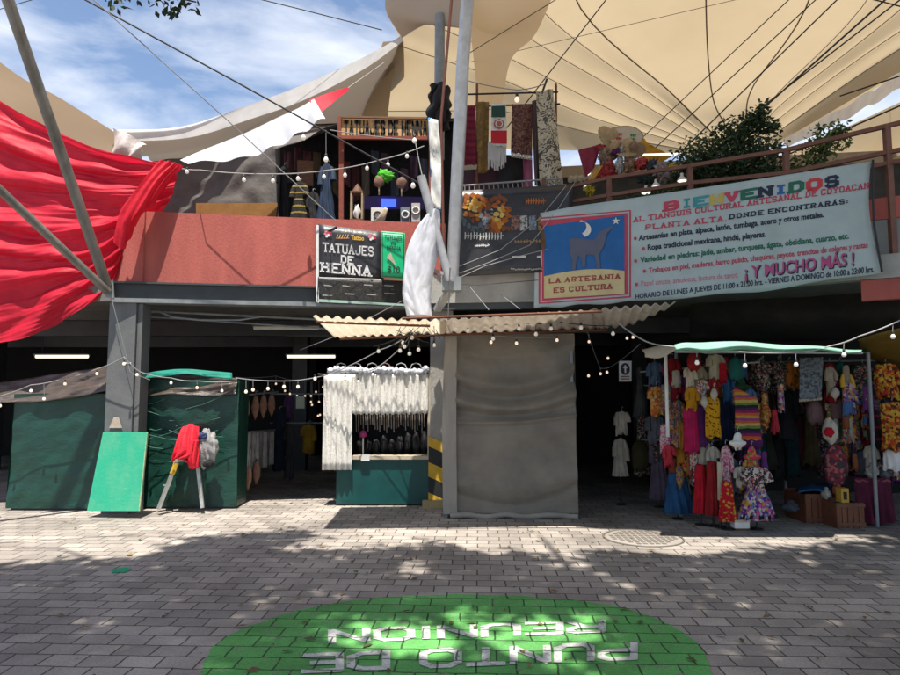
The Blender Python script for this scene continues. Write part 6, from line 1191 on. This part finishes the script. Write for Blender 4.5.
for i, (x, y, rx, rz, cc, lb) in enumerate(((872,472,.07,.08,(.40,.38,.34),'pale round gourd on the burgundy table'), (884,474,.06,.06,(.12,.14,.16),'dark rounded jar on the burgundy table'), (838,492,.06,.07,(.42,.10,.05),'orange red stuffed toy leaning over the yellow box'), (826,494,.05,.06,(.45,.42,.38),'white stuffed toy beside the orange red one'), (790,507,.10,.06,(.05,.06,.08),'dark sack on the stall floor near the folk dress'), (893,517,.09,.05,(.10,.09,.09),'dark bag on the floor at the burgundy table'))):
    c = W(x, y, 8.05); c.z = max(c.z, rz); r_ = thing('stall_item', lb, 'goods', tuple(c)); k = MB(); blob(k, c, (rx,.07,rz), M(f"stall item {i}", cc, tuple(q*.5 for q in cc), 18, .8), 14, i*2.7, .35, 2.2); build('body', k, r_)
    k = MB(); blob(k, c + Vector((0,-.01,rz*1.1)), (rx*.45,.03,rz*.35), M(f"stall item top {i}", tuple(q*.7 for q in cc), None, 18), 8, i, .3); build('top', k, r_)
# sign with an arrow at the alley
sn = thing('notice', 'white notice with a dark disc and white arrow hanging at the alley', 'sign', tuple(W(625,372,9.2))); k = MB(); k.slab([W(619,361,9.2), W(631.5,361,9.2), W(631.5,381.5,9.2), W(619,381.5,9.2)], .012, PAPER); build('board', k, sn)
k = MB(); c = W(625.2,369,9.19); k.add([c + Vector((.066*math.cos(i*.2618), 0, .085*math.sin(i*.2618))) for i in range(24)], [tuple(range(24))], NVY); build('disc_print', k, sn)
k = MB(); c = c + Vector((0,-.006,0)); k.add([c + Vector(p) for p in ((-.012,0,-.055),(.012,0,-.055),(.012,0,.01),(.034,0,.01),(0,0,.062),(-.034,0,.01),(-.012,0,.01))], [(0,1,2,6),(6,2,3,4,5)], PAPER); build('arrow_print', k, sn)
k = MB(); 
for i in range(2): k.add([W(621,376+i*2.4,9.19), W(629.5,376+i*2.4,9.19), W(629.5,377.1+i*2.4,9.19), W(621,377.1+i*2.4,9.19)], [(0,1,2,3)], cl("grey red print", (.35,.16,.16)))
build('small_print', k, sn)

# ================================================================== LEFT ALLEY
PS = M("papery white cloth", (.36,.35,.34), (.24,.23,.225), 6, .8, .3, 12); TAN = M("tan pouch", (.36,.19,.12), (.22,.11,.07), 14, .8)
for i, x in enumerate((239, 247, 256, 264, 272)):
    o = garment('pouch', f"{'first second third fourth fifth'.split()[i]} tan drop shaped pouch from the green tarp in the upper row along the alley", 'pouch', (x-4.5, 396-i*.6, x+4, 422-i*1.6), 9.5+i*.35, TAN, 'pouch', 'tan pouches along the alley')
for i, x in enumerate((240, 248.5, 257)):
    garment('pouch', f"{'first second third'.split()[i]} tan pouch from the green tarp in the lower row under the white cloths", 'pouch', (x-4.5, 464-i*2, x+4, 496-i*6), 9.5+i*.35, TAN, 'pouch', 'tan pouches along the alley')
for i, (x0, x1) in enumerate(((235.5,243), (243.5,251), (251.5,259), (259.5,267), (267.5,274))):
    cloth_panel('white_cloth', f"{'first second third fourth fifth'.split()[i]} pale cloth from the green tarp hanging on the alley rail", 'cloth', ((x0,433-i*.4),(x1,432.6-i*.4),(x1,476-i*3),(x0,477-i*3)), 9.45+i*.4, PS, 'pale cloths along the alley', .015)
k = MB(); k.tube([W(234,433,9.4), W(275,430,11.2)], .014, STEEL, 6); k.tube([W(234,396,9.4), W(278,392,11.2)], .014, STEEL, 6); ar = thing('alley_rail', 'two thin steel rails carrying pouches and cloths along the alley', 'rail', tuple(W(234,433,9.4))); build('rails', k, ar)
garment('jacket', 'yellow jacket hanging deep in the dark alley below the paper notice', 'jacket', (301,424,317,453), 11.5, cl("deep yellow cloth", (.34,.21,.02)), 'shirt')
garment('dress', 'dim violet dress deep in the alley, left of the paper notice', 'dress', (285,394,294,420), 11.6, cl("dim violet", (.10,.05,.14)), 'gown', 'dim clothes deep in the alley'); garment('dress', 'dim dark blue dress between the pale cloths and the yellow jacket', 'dress', (274,410,286,470), 11.4, cl("dim blue", (.02,.035,.06)), 'gown', 'dim clothes deep in the alley'); garment('dress', 'narrow pale grey dress beside the yellow jacket', 'dress', (285,424,294,478), 11.8, cl("dim grey", (.10,.10,.11)), 'gown', 'dim clothes deep in the alley')
k = MB(); k.tube([W(270,394,11.6), W(325,394,11.6)], .012, STEEL, 6); k.tube([W(270,423,11.7), W(325,423,11.7)], .012, STEEL, 6); ar = thing('alley_rail', 'steel rails across the dark alley holding the yellow jacket', 'rail', tuple(W(298,394,11.6))); build('rails', k, ar)
k = MB(); k.slab([W(296,396,11.0), W(304.5,396,11.0), W(304.5,408.5,11.0), W(296,408.5,11.0)], .01, M("greenish paper", (.42,.46,.36))); tag(build('paper_notice', k), 'blank pale paper notice hanging in the dark alley', 'notice')
for (x0, x1, y, Y, m, lb) in ((36,88,356.5,11.5,LAMPON,'lit fluorescent tube deep behind the left green stall'), (287,335,356.5,12,LAMPON,'lit fluorescent tube above the dark alley'), (254,319,328,10.6,LAMPDIM,'unlit tube fitting under the floor slab above the alley')):
    t_ = thing('fluorescent_lamp', lb, 'lamp', tuple(W((x0+x1)/2,y,Y))); k = MB(); k.tube([W(x0,y,Y), W(x1,y,Y)], .03, m, 10); build('tube', k, t_); k = MB(); k.obox(W(x0-1,y-1.6,Y+.03), W(x1+1,y-1.6,Y+.03), .09, .03, cl("lamp housing", (.3,.3,.29))); build('housing', k, t_)
    k = MB(); [k.tube([W(x,y-2,Y+.03), Vector((W(x,y,Y).x, Y+.03, 2.85))], .005, CABLE, 4) for x in (x0+6, x1-6)]; build('wire', k, t_)
k = MB(); k.tube([W(110,309,9.2), W(330,320,9.9)], .02, STEEL, 8); k.tube([W(110,314,9.3), W(330,329,9.8)], .014, STEEL, 8); cp = thing('conduit', 'steel conduits running under the floor slab behind the edge beam', 'pipe', tuple(W(220,316,9.5))); build('pipes', k, cp)
cable('hose', 'ribbed grey hose sagging under the left beam', [W(158,311,9.1), W(172,317,9.1), W(200,320,9.2), W(240,320,9.3), W(265,316,9.4)], .022, STEEL, 'hose')

# ------------------------------------------------------------------ string lights
PROTO = {}
def bulb_meshes(m):
    if m.name not in PROTO:
        k = MB(); k.lathe([(0,-.062),(.016,-.060),(.027,-.046),(.029,-.032),(.020,-.012),(.013,0)], (0,0,0), m, 10); a = build('bulb', k, base=(0,0,0))
        k = MB(); k.lathe([(.014,-.006),(.016,.0),(.016,.035),(.008,.04),(0,.04)], (0,0,0), CABLE, 8); b = build('socket', k, base=(0,0,0)); PROTO[m.name] = (a.data, b.data); bpy.data.objects.remove(a); bpy.data.objects.remove(b)
    return PROTO[m.name]
def string_light(label, pts, bulbs, m=BULB, s=1.0, r=.007, cm=GREYCABLE):
    P = [W(*p) for p in pts]; root = thing('string_light', label, 'string light', tuple(P[0]), 'string lights of the market'); k = MB(); L_ = []
    for a, b in zip(pts, pts[1:]):
        for i in range(8): t = i/8; L_.append((a[0]+(b[0]-a[0])*t, a[1]+(b[1]-a[1])*t + (4*t*(1-t))*1.2, a[2]+(b[2]-a[2])*t))
    L_.append(pts[-1]); k.tube([W(*q) for q in L_], r, cm, 5); build('cable', k, root)
    dm, ds = bulb_meshes(m); w0 = Vector(root['_w'])
    for bx, by in bulbs:
        q = min(L_, key=lambda q: abs(q[0]-bx)); c = W(bx, by, q[2]); top = W(bx, min(q[1], by-1) if abs(q[0]-bx) < 14 else by-4, q[2])
        o = bpy.data.objects.new('bulb', dm); COL.objects.link(o); o.parent = root; o.location = c - w0 + Vector((0,0,.03*s)); o.scale = (s*.8,)*3
        e = bpy.data.objects.new('socket', ds); COL.objects.link(e); e.parent = o
        if top.z - c.z > .08 and top.z - c.z < .5: kk = MB(); kk.tube([c + Vector((0,0,.06*s)), top], .004, cm, 4); build('drop_wire', kk, root)
string_light('string of white bulbs curving over the red parapet to the henna shop', [(170,166,9.5),(200,170,8.6),(270,174,8.5),(330,170,8.5),(380,160,8.5),(424,146,8.5)], [(187,172),(244,180),(273,181),(298,179),(324,177),(345,175.5),(367,168.5),(388,165),(407,156.5)], s=1.15, cm=WHITECABLE)
string_light('short wire with two large bulbs under the wooden henna sign', [(330,130,8.6),(415,140,8.6),(424,184,8.4)], [(303.5,138),(326,160),(414.5,141),(413,186)], s=1.45)
string_light('single large lit bulb hanging on the textile rack wire', [(465,80,8.9),(517,90,8.9),(545,84,8.9)], [(517,100)], BULBW, s=1.6)
string_light('string of bulbs dipping over the green tarp stalls past the column', [(-8,398,8.6),(31,385,8.6),(65,378,8.6),(97,369,8.6),(124,357,8.5),(140,372,8.6),(171,378,8.7),(197,381,8.7),(237,381,8.8)], [(0,406),(31,391),(44,399),(65,384),(97,374),(124,364),(137,375),(171,383),(197,388),(222,391)], BULBW, .85)
string_light('string of bulbs crossing the mouth of the dark alley', [(236,378,9.0),(290,381,9.0),(330,374,9.0),(380,350,8.8),(405,338,8.6)], [(253,390),(268,389),(284,387),(298,387),(315,379),(246,392)], BULBW, 1.0)
string_light('tangled deep string of tiny warm bulbs far inside the alley', [(235,377,11.5),(276,376,11.5),(300,380,11.5),(326,380,11.5)], [(240,385),(276,384),(290,394),(297,396),(305,396),(311,402),(311,396),(316,392),(319,402),(320,415),(318,416),(323,387),(312,405),(272,399),(285,391)], BULBW, .8, .004)
string_light('string of bulbs with dark sockets lying over the white kiosk curtain', [(318,374,9.0),(345,372,8.95),(360,371,8.95),(374,369,8.95),(392,356,8.9),(410,336,8.6)], [(345,379.5),(358.5,382),(373,375)], BULB, 1.0)
string_light('cluster of bulbs tangled at the joint of the corrugated awning', [(374,346,8.4),(398,338,8.2),(412,331,8.1),(432,336,8.2)], [(378.5,351.5),(400,351),(404.5,347),(409.5,354),(403,343),(418.5,350),(412,338),(434,345.5)], BULB, 1.05, .006, CABLE)
string_light('string of bulbs fixed under the front of the corrugated awning', [(440,325,7.9),(480,324,7.9),(520,323,7.9),(560,322,7.9),(612,326,7.9)], [(455,329.5),(468,331),(491,331),(493,339),(519,329),(536,334.5),(551,329),(581,328),(613,334)], BULB, 1.05, .006, CABLE)
string_light('string of small bulbs hanging against the top of the grey booth', [(450,336,8.3),(500,336,8.3),(560,337,8.3)], [(491,342.5),(516.5,343.5),(557,340.5)], BULBW, .9, .004)
string_light('string of bulbs in the dark gap right of the grey booth', [(584,322,9),(600,368,9.2),(612,366,9.2),(640,344,8.4)], [(588.5,376),(600.5,374),(607,372.5),(608,358.5),(627,338.5),(633,337.5),(589,342)], BULBW, .85, .004)
string_light('white cord with bulbs sweeping over the mint awning to the right edge', [(617,322,7.4),(645,341,7.2),(668,346,6.9),(740,352,6.7),(800,352,6.7),(830,346,6.7),(860,336,6.6),(905,318,6.6)], [(697,363),(745,366),(796,365),(844,355),(893,337)], BULB, 1.0, .008, WHITECABLE)
for i in range(9):
    x = random.uniform(395, 436); y = random.uniform(318, 330); cable('wire', 'loose black wire tangled round the awning joint', [W(x,y,7.4), W(x+random.uniform(-14,14),y+random.uniform(6,20),7.6), W(x+random.uniform(-18,18),y+random.uniform(-4,24),7.8)], .005, CABLE, 'wire', group='loose wires at the awning joint')
for pts, lb in (([W(470,287,8.5), W(489,310,7.7)], 'thin guy wire from the mast foot to the awning'), ([W(500,294,8.7), W(520,309,7.7)], 'second thin guy wire under the pale slab edge'), ([W(300,350,9.5), W(336,336,8.6), W(404,300,8.4)], 'dark wire rising from the alley past the white bundle'), ([W(112,300,8.6), W(130,372,8.6), W(150,380,8.7)], 'dark wire looping down past the column')):
    cable('wire', lb, pts, .006, GREYCABLE, 'wire')
